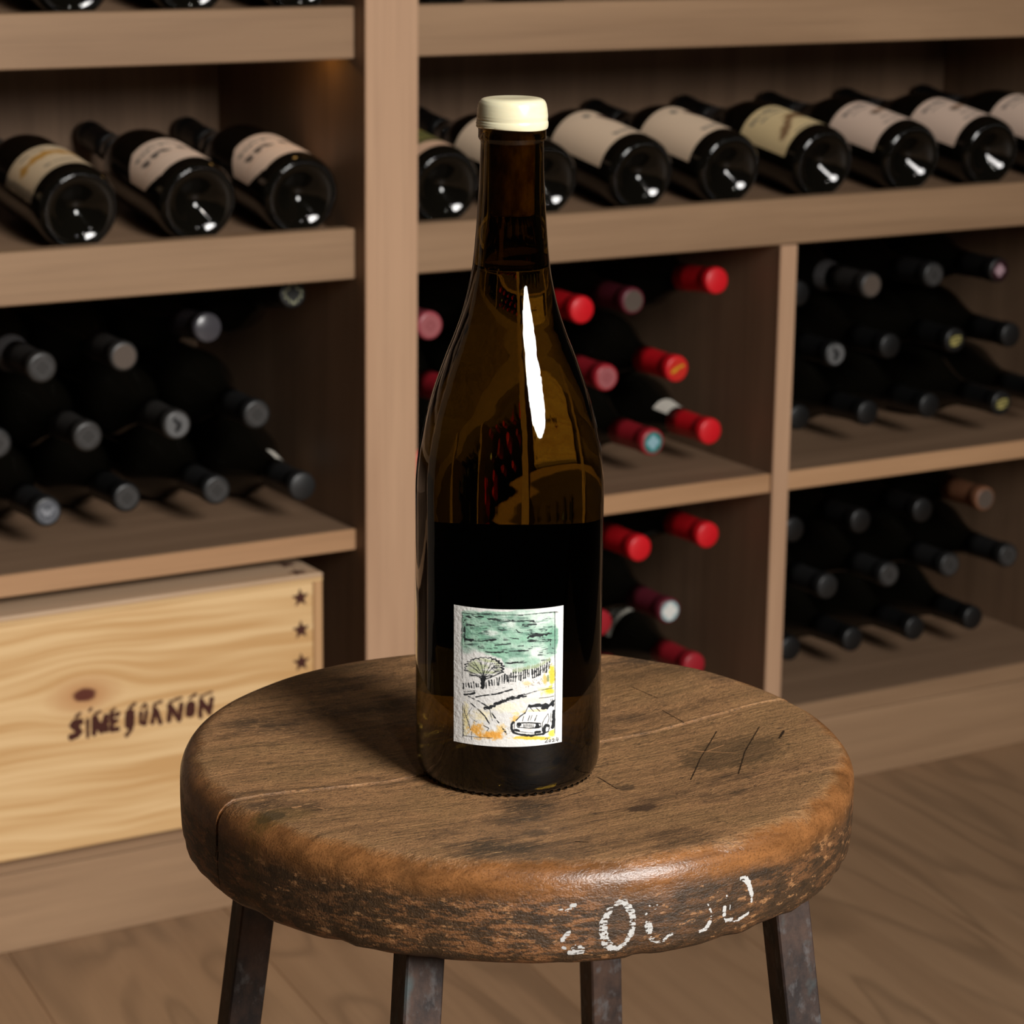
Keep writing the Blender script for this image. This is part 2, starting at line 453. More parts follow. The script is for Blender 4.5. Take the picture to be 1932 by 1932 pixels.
# ------------------------------------------------------------------ wine rack
RO = Vector((0.2, 0.2, 0.0))
rack = thing('wine_rack', 'built-in pale oak wine rack with open compartments and sloping display shelves', 'wine rack', RO)
XW, XL, XR, XE = -1.50, -0.62, 1.035, 1.95
YF, YD, YB = 0.023, 0.350, 0.422
ZTOP = 1.40
def rb(name, lo, hi, mat, bev=0.0008, on=None):
    if on is not None:
        return box(name, lo, hi, mat, on, RO + on.location, bev)
    return box(name, lo, hi, mat, rack, RO, bev)
for ux0 in (0.0, XL - 0.06, XW - 0.06, XR, XE):
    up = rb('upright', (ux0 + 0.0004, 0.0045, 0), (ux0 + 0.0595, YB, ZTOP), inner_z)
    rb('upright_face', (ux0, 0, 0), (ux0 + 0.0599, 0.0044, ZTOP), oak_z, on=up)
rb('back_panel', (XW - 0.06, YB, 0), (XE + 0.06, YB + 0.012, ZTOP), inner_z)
TILT = math.radians(8.0)
PITCH = 0.2222
def slant(x0, x1, zf):
    y0, y1, th = 0.0455, YD, 0.016
    z1 = zf + (y1 - y0) * math.tan(TILT)
    V = [(x0, y0, zf - th), (x1, y0, zf - th), (x1, y1, z1 - th), (x0, y1, z1 - th), (x0, y0, zf), (x1, y0, zf), (x1, y1, z1), (x0, y1, z1)]
    c = Vector(((x0 + x1) / 2, (y0 + y1) / 2, zf))
    F = [(0, 3, 2, 1), (4, 5, 6, 7), (0, 1, 5, 4), (1, 2, 6, 5), (2, 3, 7, 6), (3, 0, 4, 7)]
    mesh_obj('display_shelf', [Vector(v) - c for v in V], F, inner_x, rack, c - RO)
for (x0, x1) in ((XW, XL - 0.0601), (XL, 0.0), (0.0599, XR), (XR + 0.0599, XE)):
    for kk in range(3):
        dz = PITCH * kk
        rb('shelf_front', (x0, YF, 0.657 + dz), (x1, 0.0452, 0.7085 + dz), fascia_oak, 0.0012)
        slant(x0, x1, 0.6965 + dz)
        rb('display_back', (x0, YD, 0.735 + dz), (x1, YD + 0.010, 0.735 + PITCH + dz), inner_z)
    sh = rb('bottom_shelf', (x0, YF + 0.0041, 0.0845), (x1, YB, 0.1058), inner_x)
    rb('shelf_edge', (x0, YF, 0.0845), (x1, YF + 0.004, 0.106), fascia_oak, on=sh)
    rb('plinth', (x0, YF + 0.001, 0.0), (x1, 0.045, 0.0835), fascia_oak)
for x0, x1 in ((XW, XL - 0.0601), (XL, 0.0), (0.0599, 0.5350), (0.5580, XR), (XR + 0.0599, XE)):
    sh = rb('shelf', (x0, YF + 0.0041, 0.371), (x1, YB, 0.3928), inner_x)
    rb('shelf_edge', (x0, YF, 0.371), (x1, YF + 0.004, 0.393), oak_x, on=sh)
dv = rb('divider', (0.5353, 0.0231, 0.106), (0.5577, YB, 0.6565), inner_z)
rb('divider_edge', (0.5350, 0.019, 0.106), (0.5580, 0.0230, 0.6565), oak_z, on=dv)
rb('top_board', (XW - 0.06, 0, ZTOP), (XE + 0.06, YB + 0.012, ZTOP + 0.03), oak_x)

# small warm downlight tucked behind the shelf front beside the upright
led = thing('shelf_downlight', 'tiny warm orange downlight tucked under the shelf beside the oak upright', 'light', (-0.030, 0.075, 0.902))
V, F = lathe([(-0.008, 0), (-0.008, 0.011), (0.004, 0.011), (0.004, 0)], 20)
mesh_obj('housing', V, F, simple('brushed_metal', srgb(150, 140, 128), 0.35, 0.5, Metallic=1.0), led)
k = Nodes('warm_lamp_lens')
k.set(Base_Color=srgb(255, 190, 110), Emission_Color=srgb(255, 192, 104), Emission_Strength=22.0)
V, F = lathe([(-0.0095, 0), (-0.0095, 0.008), (-0.0081, 0.008), (-0.0081, 0)], 20)
mesh_obj('lens', V, F, k.m, led)

# ------------------------------------------------------------------ wooden wine crate
CO = Vector((-0.30, 0.15, 0.106))
crate = thing('wine_crate', 'blond pine wine crate with burnt lettering and stars under the left shelf', 'crate', CO)
k = Nodes('pine_with_knot')
v = k.coords((1, 1, 1), rand=False)
sep = k.n('ShaderNodeSeparateXYZ'); k.l(v, sep.inputs[0])
KX, KZ = -0.3151 + 0.30, 0.2666 - 0.106
dx = k.math('SUBTRACT', sep.outputs[0], KX); dz = k.math('SUBTRACT', sep.outputs[2], KZ)
d2 = k.math('ADD', k.math('MULTIPLY', k.math('MULTIPLY', dx, dx), 0.35), k.math('MULTIPLY', dz, dz))
warp = k.math('POWER', 2.718, k.math('MULTIPLY', d2, -1500.0))
sgn = k.math('MULTIPLY', dz, k.math('MULTIPLY', warp, 1.1))
slow = k.noise(k.coords((2.2, 1, 2.2), rand=False), 1.6, 2)
zz = k.math('ADD', k.math('SUBTRACT', sep.outputs[2], sgn), k.math('MULTIPLY', slow, 0.05))
cb = k.n('ShaderNodeCombineXYZ'); k.l(k.math('MULTIPLY', sep.outputs[0], 0.03), cb.inputs[0]); k.l(zz, cb.inputs[2])
g1 = k.noise(cb.outputs[0], 75, 2, 0.5)
g2 = k.noise(cb.outputs[0], 150, 2, 0.5)
gr = k.math('ADD', k.math('MULTIPLY', g1, 0.7), k.math('MULTIPLY', g2, 0.3))
col = k.mix(k.ramp(gr, [(0.40, 0.0), (0.60, 1.0)]), srgb(190, 149, 98), srgb(212, 178, 130))
rd = k.math('SQRT', k.math('ADD', k.math('MULTIPLY', k.math('MULTIPLY', dx, dx), 0.30), k.math('MULTIPLY', dz, dz)))
nn = k.noise(v, 120, 2)
rd = k.math('ADD', rd, k.math('MULTIPLY', k.math('SUBTRACT', nn, 0.5), 0.003))
col = k.mix(k.ramp(k.math('MULTIPLY', rd, 30.0), [(0.2, 0.75), (0.75, 0.0)]), col, srgb(174, 122, 76))
col = k.mix(k.ramp(k.math('MULTIPLY', rd, 100.0), [(0.55, 1.0), (0.80, 0.0)]), col, srgb(86, 40, 26))
k.set(Base_Color=col, Roughness=0.6, Specular_IOR_Level=0.3)
pine_front = k.m
pine = wood('crate_pine', 'x', srgb(210, 178, 130), srgb(188, 148, 98), fine=0.12)
pine_end = wood('crate_pine_end', 'z', srgb(198, 164, 122), srgb(176, 134, 92), fine=0.12)
cx0, cx1, cy0, cy1, cz0, cz1 = -0.545, -0.051, 0.0, 0.335, 0.107, 0.3585
def cb_(name, lo, hi, mat, bev=0.0012): return box(name, lo, hi, mat, crate, CO, bev)
fp = cb_('front_panel', (cx0 + 0.0105, cy0 + 0.0006, cz0), (cx1 - 0.0105, cy0 + 0.013, cz1 - 0.0095), pine_front)
# keep the knot's place in the crate's own coordinates
off = fp.location.copy()
for vtx in fp.data.vertices: vtx.co += off
fp.location = (0, 0, 0)
cb_('side_panel', (cx1 - 0.010, cy0, cz0), (cx1, cy1, cz1 - 0.0095), pine_end)
cb_('side_panel', (cx0, cy0, cz0), (cx0 + 0.010, cy1, cz1 - 0.0095), pine_end)
cb_('back_panel', (cx0 + 0.0105, cy1 - 0.010, cz0), (cx1 - 0.0105, cy1, cz1 - 0.0095), pine)
cb_('bottom_panel', (cx0 + 0.0105, cy0 + 0.0135, cz0), (cx1 - 0.0105, cy1 - 0.0105, cz0 + 0.008), pine)
lid = cb_('lid', (cx0 - 0.0005, cy0 - 0.001, cz1 - 0.0050), (cx1 + 0.0005, cy1, cz1), plywood, 0.0016)
cb_('lid_edge', (cx0, cy0 - 0.0004, cz1 - 0.0094), (cx1, cy1 - 0.001, cz1 - 0.0051), pine, 0.0006)
def star(name, c, ux, uy, r, parent):
    P = []
    for i in range(10):
        a = math.pi / 2 + i * math.pi / 5 + 0.05
        rr = r if i % 2 == 0 else r * 0.42
        P.append(Vector(c) + Vector(ux) * rr * math.cos(a) + Vector(uy) * rr * math.sin(a))
    n = Vector(ux).cross(Vector(uy)) * 0.0003
    V = [p + n for p in P] + [p - n for p in P]
    F = [tuple(range(10)), tuple(range(19, 9, -1))] + [(i, i + 10, (i + 1) % 10 + 10, (i + 1) % 10) for i in range(10)]
    o = mesh_obj(name, [p - CO for p in V], F, burn_ink, parent)
    o['label'] = 'burnt brown star'
    return o
for sx, sz in STARS:
    star('star', (sx, cy0 + 0.0005, sz), (1, 0, 0), (0, 0, 1), 0.0105, fp)
for sx, sy in STARTOP:
    star('star', (sx, sy, cz1 + 0.0001), (1, 0, 0), (0, 1, 0), 0.0105, lid).location = -lid.location
# lettering burnt into the front
def mask_patch(name, strokes, x0, x1, y0, y1, cell, fn, mat, parent, chip=0.0, seed=2):
    w = int((x1 - x0) / cell); h = int((y1 - y0) / cell)
    X, Y = np.meshgrid(np.linspace(x0, x1, w), np.linspace(y1, y0, h))
    n = vnoise(h, w, h / 5, w / 5, 2, seed) - 0.5
    dryn = vnoise(h, w, h / 2.6, w / 9, 2, seed + 1)
    keep = np.zeros((h, w), bool)
    for wd, pts in strokes:
        d = seg_dist(X, Y, pts) + n * min(wd, 0.003) * 0.45
        kk = d < wd / 2
        if chip > 0: kk &= dryn > chip
        keep |= kk
    U = np.linspace(0, 1, w); idx = np.arange(h * w).reshape(h, w)
    F = np.stack([idx[:-1, :-1], idx[1:, :-1], idx[1:, 1:], idx[:-1, 1:]], -1)[keep[:-1, :-1]]
    P = fn(X, Y).reshape(-1, 3)
    used, inv = np.unique(F.reshape(-1), return_inverse=True)
    return mesh_obj(name, P[used].tolist(), inv.reshape(-1, 4).tolist(), mat, parent)
lt = mask_patch('burnt_lettering', TEXT, -0.337, -0.172, 0.212, 0.256, 0.0006,
           lambda X, Y: np.stack([X - CO.x, np.full_like(X, cy0 + 0.0003 - CO.y), Y - CO.z], -1), burn_ink, fp)
lt['label'] = 'burnt brown hand-drawn lettering'

# ------------------------------------------------------------------ lying bottles
R0 = 0.0422
LB = 0.2935
prof_out = [(0.022, 0.0), (0.016, 0.010), (0.006, 0.022), (0.0012, 0.029), (0.0, 0.033), (0.0008, 0.0365), (0.004, 0.0402), (0.010, R0 - 0.0004)]
prof_body = catmull([(0.014, R0), (0.07, R0), (0.125, R0), (0.142, 0.0412), (0.158, 0.0378), (0.172, 0.0320), (0.188, 0.0248), (0.205, 0.0188), (0.220, 0.0157), (0.240, 0.0143), (0.270, 0.0136), (0.2765, 0.0136)], 3)
prof_top = [(0.2770, 0.0149), (0.2910, 0.0146), (0.2920, 0.0132), (0.2920, 0.0)]
V, F = lathe(prof_out + prof_body + prof_top, 48)
me_bottle = bpy.data.meshes.new('glass_body'); me_bottle.from_pydata(V, [], F); me_bottle.update()
me_bottle.polygons.foreach_set('use_smooth', [True] * len(me_bottle.polygons))
me_bottle.materials.append(dark_glass)
me_bottle_b = me_bottle.copy(); me_bottle_b.materials.clear(); me_bottle_b.materials.append(dark_glass_brown)
def cap_mesh(key):
    V, F = lathe([(0.224, 0.0151), (0.2240, 0.0160), (0.245, 0.01485), (0.272, 0.0145), (0.2765, 0.0147), (0.2775, 0.0156), (0.2895, 0.0155), (0.2925, 0.0148), (LB, 0.0130), (LB, 0.0)], 32)
    me = bpy.data.meshes.new('capsule'); me.from_pydata(V, [], F); me.update()
    me.polygons.foreach_set('use_smooth', [True] * len(me.polygons))
    me.materials.append(CAPS[key]); return me
CAPM = {kk: cap_mesh(kk) for kk in CAPS}
# ring of stippling on the base
def stipple_mesh(n, rad, r, h, mat):
    V, F = [], []
    for i in range(n):
        a = 2 * math.pi * i / n
        c = Vector((rad * math.cos(a), rad * math.sin(a), 0))
        b = len(V)
        for ring, (rr, zz) in enumerate(((1.0, 0.0), (0.72, -0.7))):
            for q in range(6):
                t = 2 * math.pi * q / 6
                V.append((c.x + r * rr * math.cos(t), c.y + r * rr * math.sin(t), h + r * zz))
        V.append((c.x, c.y, h - r))
        for q in range(6):
            q2 = (q + 1) % 6
            F += [(b + q2, b + q, b + 6 + q, b + 6 + q2), (b + 6 + q2, b + 6 + q, b + 12)]
    me = bpy.data.meshes.new('base_stippling'); me.from_pydata(V, [], F); me.update()
    me.polygons.foreach_set('use_smooth', [True] * len(me.polygons))
    me.materials.append(mat); return me
ME_STIP = stipple_mesh(54, 0.0358, 0.0017, 0.0009, dark_glass)
# printed seals on capsule ends
def seal(kind):
    n = 30
    X, Y = np.meshgrid(np.linspace(-1, 1, n), np.linspace(1, -1, n))
    R = np.hypot(X, Y)
    base = {'dots': (.14, .14, .13), 'ring': (.20, .195, .19), 'emblem': (.36, .36, .36), 'gold': (.72, .16, .12), 'teal': (.52, .66, .70), 'white': (.82, .82, .80), 'yellow': (.10, .10, .10), 'rosering': (.58, .33, .34), 'tan': (.33, .29, .26), 'pink': (.62, .52, .55), 'mono': (.30, .31, .33)}[kind]
    cv = Canvas(X, Y, base)
    if kind == 'dots':
        A = np.arctan2(Y, X)
        cv.over(((np.abs(R - 0.8) < 0.12) & (np.sin(A * 11) > 0)).astype(float), (.62, .62, .50))
    if kind == 'ring':
        cv.over(np.clip(1 - np.abs(R - 0.72) / 0.1, 0, 1) * .6, (.36, .35, .35))
    if kind == 'emblem':
        cv.stroke([(-.3, .5), (.1, .1), (-.1, -.5)], .3, (.06, .06, .07), soft=.1); cv.stroke([(.3, .4), (.3, -.4)], .2, (.1, .1, .1), soft=.1)
    if kind == 'gold':
        cv.stroke([(-.6, -.3), (.0, .1), (.6, .35)], .35, (.72, .55, .12), soft=.15)
    if kind == 'teal':
        cv.over(np.clip((R - .62) * 6, 0, 1), (.12, .42, .40))
    if kind == 'white':
        cv.over(np.clip((R - .75) * 6, 0, 1) * .7, (.45, .60, .62))
    if kind == 'yellow':
        for yy in (-.45, -.05, .35): cv.stroke([(-.65, yy - .1), (.65, yy + .1)], .26, (.62, .58, .34), soft=.1)
    if kind == 'pink':
        cv.over(np.clip((R - .58) * 7, 0, 1), (.16, .06, .08))
    if kind == 'rosering':
        cv.over(np.clip(1 - np.abs(R - 0.35) / 0.15, 0, 1) * .7, (.45, .20, .22))
    if kind == 'mono':
        cv.stroke([(-.5, .3), (-.2, -.3), (0, .2), (.2, -.3), (.5, .3)], .18, (.55, .56, .58), soft=.1)
        cv.over(np.clip(1 - np.abs(R - 0.8) / 0.1, 0, 1) * .7, (.5, .5, .52))
    # polar remap so that the disc is filled
    def fn(U, Vv):
        x = U * 2 - 1; y = 1 - Vv * 2
        rr = np.maximum(np.abs(x), np.abs(y)); hh = np.hypot(x, y) + 1e-9
        return np.stack([x * rr / hh * 0.0122, y * rr / hh * 0.0122, np.full_like(x, LB + 0.0003)], -1)
    o = grid_print('capsule_seal', fn, cv.c, seal_print)
    me = o.data; bpy.data.objects.remove(o)
    return me
SEALS = {kk: seal(kk) for kk in ('dots', 'ring', 'emblem', 'gold', 'teal', 'white', 'yellow', 'rosering', 'tan', 'pink', 'mono')}

# printed labels of the display bottles, X right, Y down in 0..1
def text_line(cv, y, x0, x1, h, col, seed, gap=0.3):
    g = random.Random(seed); x = x0
    while x < x1:
        w = h * g.uniform(0.5, 0.9)
        cv.stroke([(x, y - h * .3), (x + w * .3, y + h * .3)], h * .5, col, 0.85, soft=.015)
        if g.random() > .4: cv.stroke([(x + w * .3, y + h * .3), (x + w * .6, y - h * .3)], h * .45, col, 0.8, soft=.015)
        x += w * (1 + gap)
def label_canvas(kind):
    w, h = 84, 64
    X, Y = np.meshgrid(np.linspace(0, 1, w), np.linspace(0, 1, h))
    cream = {'A': (.84, .74, .60), 'B': (.90, .79, .70), 'C': (.96, .85, .73), 'D': (.92, .82, .62), 'E': (.94, .83, .75), 'F': (.45, .42, .22)}[kind]
    cv = Canvas(X, Y, cream)
    ink = (.36, .33, .30)
    if kind == 'A':
        for yy in (.06, .94): cv.stroke([(0, yy), (1, yy)], .02, ink, .5, soft=.02)
        cv.stroke([(.04, 0), (.04, 1)], .09, (.42, .38, .33), .7, soft=.03)
        cv.stroke([(.22, .42), (.45, .36), (.8, .36)], .17, (.72, .52, .22), .95, soft=.04)
        text_line(cv, .78, .35, .75, .05, ink, 1); text_line(cv, .16, .25, .8, .04, ink, 9)
    if kind == 'B':
        text_line(cv, .24, .18, .62, .07, (.5, .46, .42), 2); text_line(cv, .13, .3, .7, .04, (.5, .46, .42), 22)
        text_line(cv, .48, .2, .52, .13, (.30, .27, .25), 3); text_line(cv, .47, .58, .86, .13, (.34, .30, .28), 4)
        cv.stroke([(.1, .62), (.9, .62)], .012, (.75, .55, .40), .6, soft=.015)
    if kind == 'C':
        cv.wash(.70, .28, .15, .14, (.30, .20, .17), .9, .5, 1.0); cv.wash(.80, .42, .14, .10, (.50, .32, .27), .8, .5, 1.0)
        cv.wash(.50, .18, .05, .06, (.35, .35, .33), .8, .4, .8); cv.wash(.86, .52, .07, .05, (.42, .38, .36), .7, .5, .8)
        text_line(cv, .70, .66, .92, .06, (.48, .44, .40), 5); text_line(cv, .86, .42, .95, .07, (.50, .46, .42), 6)
    if kind == 'D':
        text_line(cv, .14, .18, .62, .07, (.45, .42, .38), 7); text_line(cv, .27, .25, .55, .04, (.5, .47, .42), 8)
        cv.stroke([(.22, .80), (.36, .66), (.48, .56)], .10, (.46, .33, .22), .8, soft=.05, rough=.6)
        cv.wash(.60, .52, .20, .12, (.50, .36, .22), .95, .35, .8); cv.stroke([(.5, .55), (.9, .62)], .05, (.55, .42, .30), .7, soft=.05)
        text_line(cv, .95, .3, .7, .03, ink, 10)
    if kind == 'E':
        text_line(cv, .16, .25, .58, .07, (.46, .42, .40), 11); text_line(cv, .28, .3, .5, .03, (.55, .50, .46), 12)
        cv.wash(.46, .52, .06, .09, (.38, .32, .28), .85, .5, .8); cv.stroke([(.5, .46), (.66, .40), (.80, .42)], .07, (.62, .46, .34), .8, soft=.05, rough=.6)
        text_line(cv, .72, .42, .75, .05, (.56, .50, .46), 13); text_line(cv, .88, .35, .8, .04, (.58, .52, .48), 14)
    if kind == 'F':
        cv.wash(.4, .12, .6, .14, (.42, .26, .20), .8, .5, 1.0); cv.wash(.45, .32, .6, .14, (.58, .50, .22), .8, .5, 1.0)
        cv.wash(.4, .52, .5, .10, (.34, .36, .20), .8, .5, 1.0); cv.stroke([(0, .06), (1, .06)], .08, (.62, .56, .50), .8, soft=.04)
        cv.over(np.clip((Y - .80) / .03, 0, 1), (.86, .70, .58)); cv.stroke([(0, .76), (1, .76)], .05, (.2, .2, .14), .8, soft=.03)
    return cv.c
def bottle_label(kind, h0, h1, half, centre, corner=0.0):
    c = label_canvas(kind)
    def fn(U, Vv):
        a = np.radians(centre) + (U - 0.5) * 2 * math.radians(half)
        return np.stack([(R0 + 0.0004) * np.cos(a), (R0 + 0.0004) * np.sin(a), h1 + (h0 - h1) * Vv], -1)
    keep = None
    if corner > 0:
        hh, ww = c.shape[:2]
        U, Vv = np.meshgrid(np.linspace(0, 1, ww), np.linspace(0, 1, hh))
        keep = (np.minimum(U, 1 - U) * 1.25 + np.minimum(Vv, 1 - Vv)) > corner
    o = grid_print('label', fn, c, paper_print, keep=keep)
    me = o.data; bpy.data.objects.remove(o)
    return me
LABELS = {
    'A': bottle_label('A', 0.022, 0.092, 78, -98), 'B': bottle_label('B', 0.020, 0.096, 76, -98, 0.26),
    'C': bottle_label('C', 0.024, 0.128, 70, -102), 'D': bottle_label('D', 0.022, 0.112, 72, -100),
    'E': bottle_label('E', 0.022, 0.112, 72, -100), 'F': bottle_label('F', 0.016, 0.120, 72, -96),
}
def band_mesh(h0, h1, r0, r1, a0, a1, mat):
    V, F, n = [], [], 20
    for i in range(n + 1):
        a = math.radians(a0 + (a1 - a0) * i / n)
        V += [(r0 * math.cos(a), r0 * math.sin(a), h0), (r1 * math.cos(a), r1 * math.sin(a), h1)]
    F = [(2 * i, 2 * i + 2, 2 * i + 3, 2 * i + 1) for i in range(n)]
    me = bpy.data.meshes.new('neck_label'); me.from_pydata(V, [], F); me.update(); me.materials.append(mat)
    me.polygons.foreach_set('use_smooth', [True] * len(F))
    return me
grey_paper = simple('grey_paper', srgb(168, 164, 152), 0.7, 0.3)
ME_NECK_W = band_mesh(0.199, 0.2232, 0.0210, 0.0163, 42, 138, white_paper)
ME_SHOULDER = band_mesh(0.146, 0.164, 0.0409, 0.0362, 40, 170, grey_paper)
ME_RING = band_mesh(0.205, 0.222, 0.0192, 0.0159, -180, 180, simple('silver_band', srgb(84, 82, 82), 0.4, 0.5))

def bottle(label, group, loc, rot, cap, seal_k=None, lab=None, base=False, extra=(), brown=False):
    t = thing('wine_bottle', label, 'bottle', loc, rot, group)
    gb = link('glass_body', me_bottle_b if brown else me_bottle, t)
    cp = link('capsule', CAPM[cap], t)
    if seal_k: link('capsule_seal', SEALS[seal_k], cp)
    if lab: link('label', LABELS[lab], t)
    if base: tag(link('base_stippling', ME_STIP, gb), kind='stuff')
    for nm, me in extra: link(nm, me, t)
    return t

# display rows: bases to the front, necks raised at the back
def display(x, zoff, label, group, cap, lab, extra=(), spin=0.0, y0=0.0555):
    zl = 0.6965 + zoff + (y0 - 0.0455) * math.tan(TILT) + 0.0003
    loc = Vector((x, y0, zl)) + Vector((0, -math.sin(TILT), math.cos(TILT))) * R0
    q = Matrix.Rotation(-(math.pi / 2 - TILT), 4, 'X') @ Matrix.Rotation(spin, 4, 'Z')
    return bottle(label, group, loc, q.to_euler(), cap, None, lab, True, extra)
ringp = (('neck_band', ME_RING),)
GD = 'labelled bottles on the middle display shelf'
display(-0.4075, 0, 'labelled bottle at left frame edge of the middle display shelf', GD, 'black', 'A')
display(-0.2854, 0, 'bottle with gold band on cream label, display shelf left of post', GD, 'black', 'A')
display(-0.1595, 0, 'bottle with pale clipped-corner label, second left of the post on display shelf', GD, 'black', 'B')
display(-0.0460, 0, 'bottle with pale clipped-corner label next to the post, left display shelf', GD, 'black', 'B')
display(0.1210, 0, 'bottle with green and gold picture label just right of the oak post', GD, 'grey', 'F')
display(0.2432, 0, 'labelled bottle on display shelf directly behind the cream wax cap', GD, 'black', 'C')
display(0.3673, 0, 'display bottle with cream label and silver capsule right of the wax-capped neck', GD, 'silver', 'C')
display(0.4847, 0, 'display bottle with plain cream label and black capsule, second right of wax cap', GD, 'black', 'C')
display(0.6151, 0, 'display bottle whose yellowish label shows a brown picture', GD, 'black', 'D', ringp)
display(0.7427, 0, 'display bottle with pinkish small-emblem label, right of the brown-picture one', GD, 'black', 'E', ringp)
display(0.8629, 0, 'display bottle with small-emblem label, second from right frame edge', GD, 'black', 'E', ringp)
display(0.9880, 0, 'display bottle cut by the right frame edge, only label showing', GD, 'black', 'E', ringp)
GT = 'bottles on the top display shelf'
for x, s in ((-0.407, 'left of three bases cut by the top frame edge, at corner'), (-0.285, 'leftmost full bottle base on top display shelf at upper left'),
             (-0.163, 'middle bottle base on top display shelf left of post'), (-0.046, 'bottle base on top display shelf touching the post, left side'),
             (0.121, 'bottle base on top display shelf touching the post, right side'), (0.244, 'second bottle right of the post on top display shelf')):
    display(x, PITCH, s, GT, 'black', 'B' if x < 0 else 'C')

# stacked bottles: necks to the front
ORD = ['first', 'second', 'third', 'fourth', 'fifth', 'sixth', 'seventh']
DESC = {'black': 'black-capped', 'charcoal': 'charcoal-capped', 'grey': 'grey-capped', 'silver': 'silver-capped', 'red': 'red-capped', 'crimson': 'crimson-capped', 'rose': 'rose-capped', 'maroon': 'maroon-capped', 'brown': 'brown-capped'}
ROWN = ['bottom row', 'second row', 'third row', 'top row']
def stack(where, group, ref, rev, shelf, rows):
    for ri, row in enumerate(rows):
        srt = sorted(row, key=lambda b: b[0], reverse=rev)
        for n, b in enumerate(srt):
            x, dz, yc, cap = b[:4]
            sk = b[4] if len(b) > 4 else None
            opt = b[5] if len(b) > 5 else {}
            txt = 'bottle in %s of %s, %s from %s' % (ROWN[ri], where, ORD[n], ref)
            txt = DESC[cap] + ' ' + txt
            tilt = opt.get('tilt', 0.0); yaw = opt.get('yaw', 0.0)
            q = Matrix.Rotation(yaw, 4, 'Z') @ Matrix.Rotation(math.pi / 2 - tilt, 4, 'X') @ Matrix.Rotation(opt.get('spin', 0.0), 4, 'Z')
            tip = Vector((x, yc, shelf + R0 + 0.0004 + dz))
            base = tip - q @ Vector((0, 0, LB))
            bottle(txt, group, base, q.to_euler(), cap, sk, None, False, opt.get('extra', ()), opt.get('brown', False))
stack('left stack', 'bottles stacked in the left compartment', 'the post', True, 0.393, [
    [(-0.4120, 0, 0.09, 'black'), (-0.3165, 0, 0.0824, 'charcoal', 'mono'), (-0.2235, 0, 0.0999, 'black', 'ring'), (-0.1290, 0, 0.0866, 'charcoal', 'ring'), (-0.0432, 0, 0.060, 'charcoal', None, {'extra': (('neck_label', ME_NECK_W),), 'spin': -1.0})],
    [(-0.3654, 0.0745, 0.085, 'charcoal', 'ring'), (-0.2700, 0.0720, 0.085, 'grey', 'ring'), (-0.1730, 0.0740, 0.085, 'grey', 'emblem'), (-0.0830, 0.0762, 0.085, 'charcoal', 'ring')],
    [(-0.4100, 0.1480, 0.09, 'black'), (-0.3180, 0.1475, 0.08, 'grey', 'ring', {'extra': (('neck_band', ME_RING),)}), (-0.2230, 0.1470, 0.10, 'grey', 'tan'), (-0.1300, 0.1690, 0.10, 'silver', None, {'tilt': 0.07})],
    [(-0.0430, 0.2010, 0.08, 'black', 'dots', {'tilt': 0.155})],
])
RC = 'bottles with red capsules left of the divider'
stack('upper red-capped stack', RC, 'the post', False, 0.393, [
    [(0.112, 0, 0.085, 'red'), (0.206, 0, 0.08, 'crimson'), (0.302, 0, 0.09, 'red'), (0.4005, 0, 0.0664, 'crimson', 'teal'), (0.4910, 0, 0.0822, 'red', None, {'extra': (('neck_label', ME_NECK_W),), 'spin': 0.15})],
    [(0.159, 0.0735, 0.09, 'crimson'), (0.254, 0.0735, 0.085, 'rose', 'rosering'), (0.3520, 0.0745, 0.09, 'crimson', 'rosering'), (0.4475, 0.0760, 0.09, 'red', 'gold')],
    [(0.125, 0.1520, 0.09, 'rose', 'rosering'), (0.222, 0.1540, 0.09, 'red'), (0.318, 0.1540, 0.09, 'red'), (0.4050, 0.1530, 0.12, 'maroon', 'tan'), (0.4922, 0.1760, 0.08, 'red', None, {'tilt': 0.085})],
])
stack('upper dark stack', 'dark bottles right of the divider, upper', 'the divider', False, 0.393, [
    [(0.630, 0, 0.0976, 'black'), (0.7180, 0, 0.0792, 'black'), (0.8120, 0, 0.079, 'black'), (0.9000, 0, 0.0492, 'black', 'yellow'), (0.9900, 0, 0.08, 'black')],
    [(0.6737, 0.0735, 0.09, 'black', 'emblem'), (0.7640, 0.0740, 0.10, 'black'), (0.8560, 0.0750, 0.09, 'black', 'yellow'), (0.9450, 0.0740, 0.09, 'black')],
    [(0.6240, 0.1480, 0.10, 'black'), (0.7150, 0.1540, 0.08, 'grey', 'tan', {'extra': (('neck_band', ME_RING),)}), (0.8260, 0.1560, 0.10, 'charcoal', 'ring'), (0.9200, 0.1565, 0.09, 'black', 'pink')],
])
stack('lower red-capped stack', RC, 'the post', False, 0.106, [
    [(0.112, 0, 0.085, 'red'), (0.206, 0, 0.085, 'crimson'), (0.302, 0, 0.09, 'red'), (0.3960, 0, 0.09, 'crimson'), (0.4905, 0, 0.100, 'crimson', None, {'extra': (('neck_label', ME_SHOULDER),)})],
    [(0.159, 0.0735, 0.09, 'crimson'), (0.254, 0.0735, 0.09, 'red'), (0.3510, 0.0745, 0.09, 'crimson'), (0.4460, 0.0760, 0.09, 'maroon', 'white')],
    [(0.206, 0.148, 0.09, 'red'), (0.304, 0.149, 0.09, 'crimson'), (0.3960, 0.1600, 0.08, 'red'), (0.4905, 0.1640, 0.08, 'red')],
])
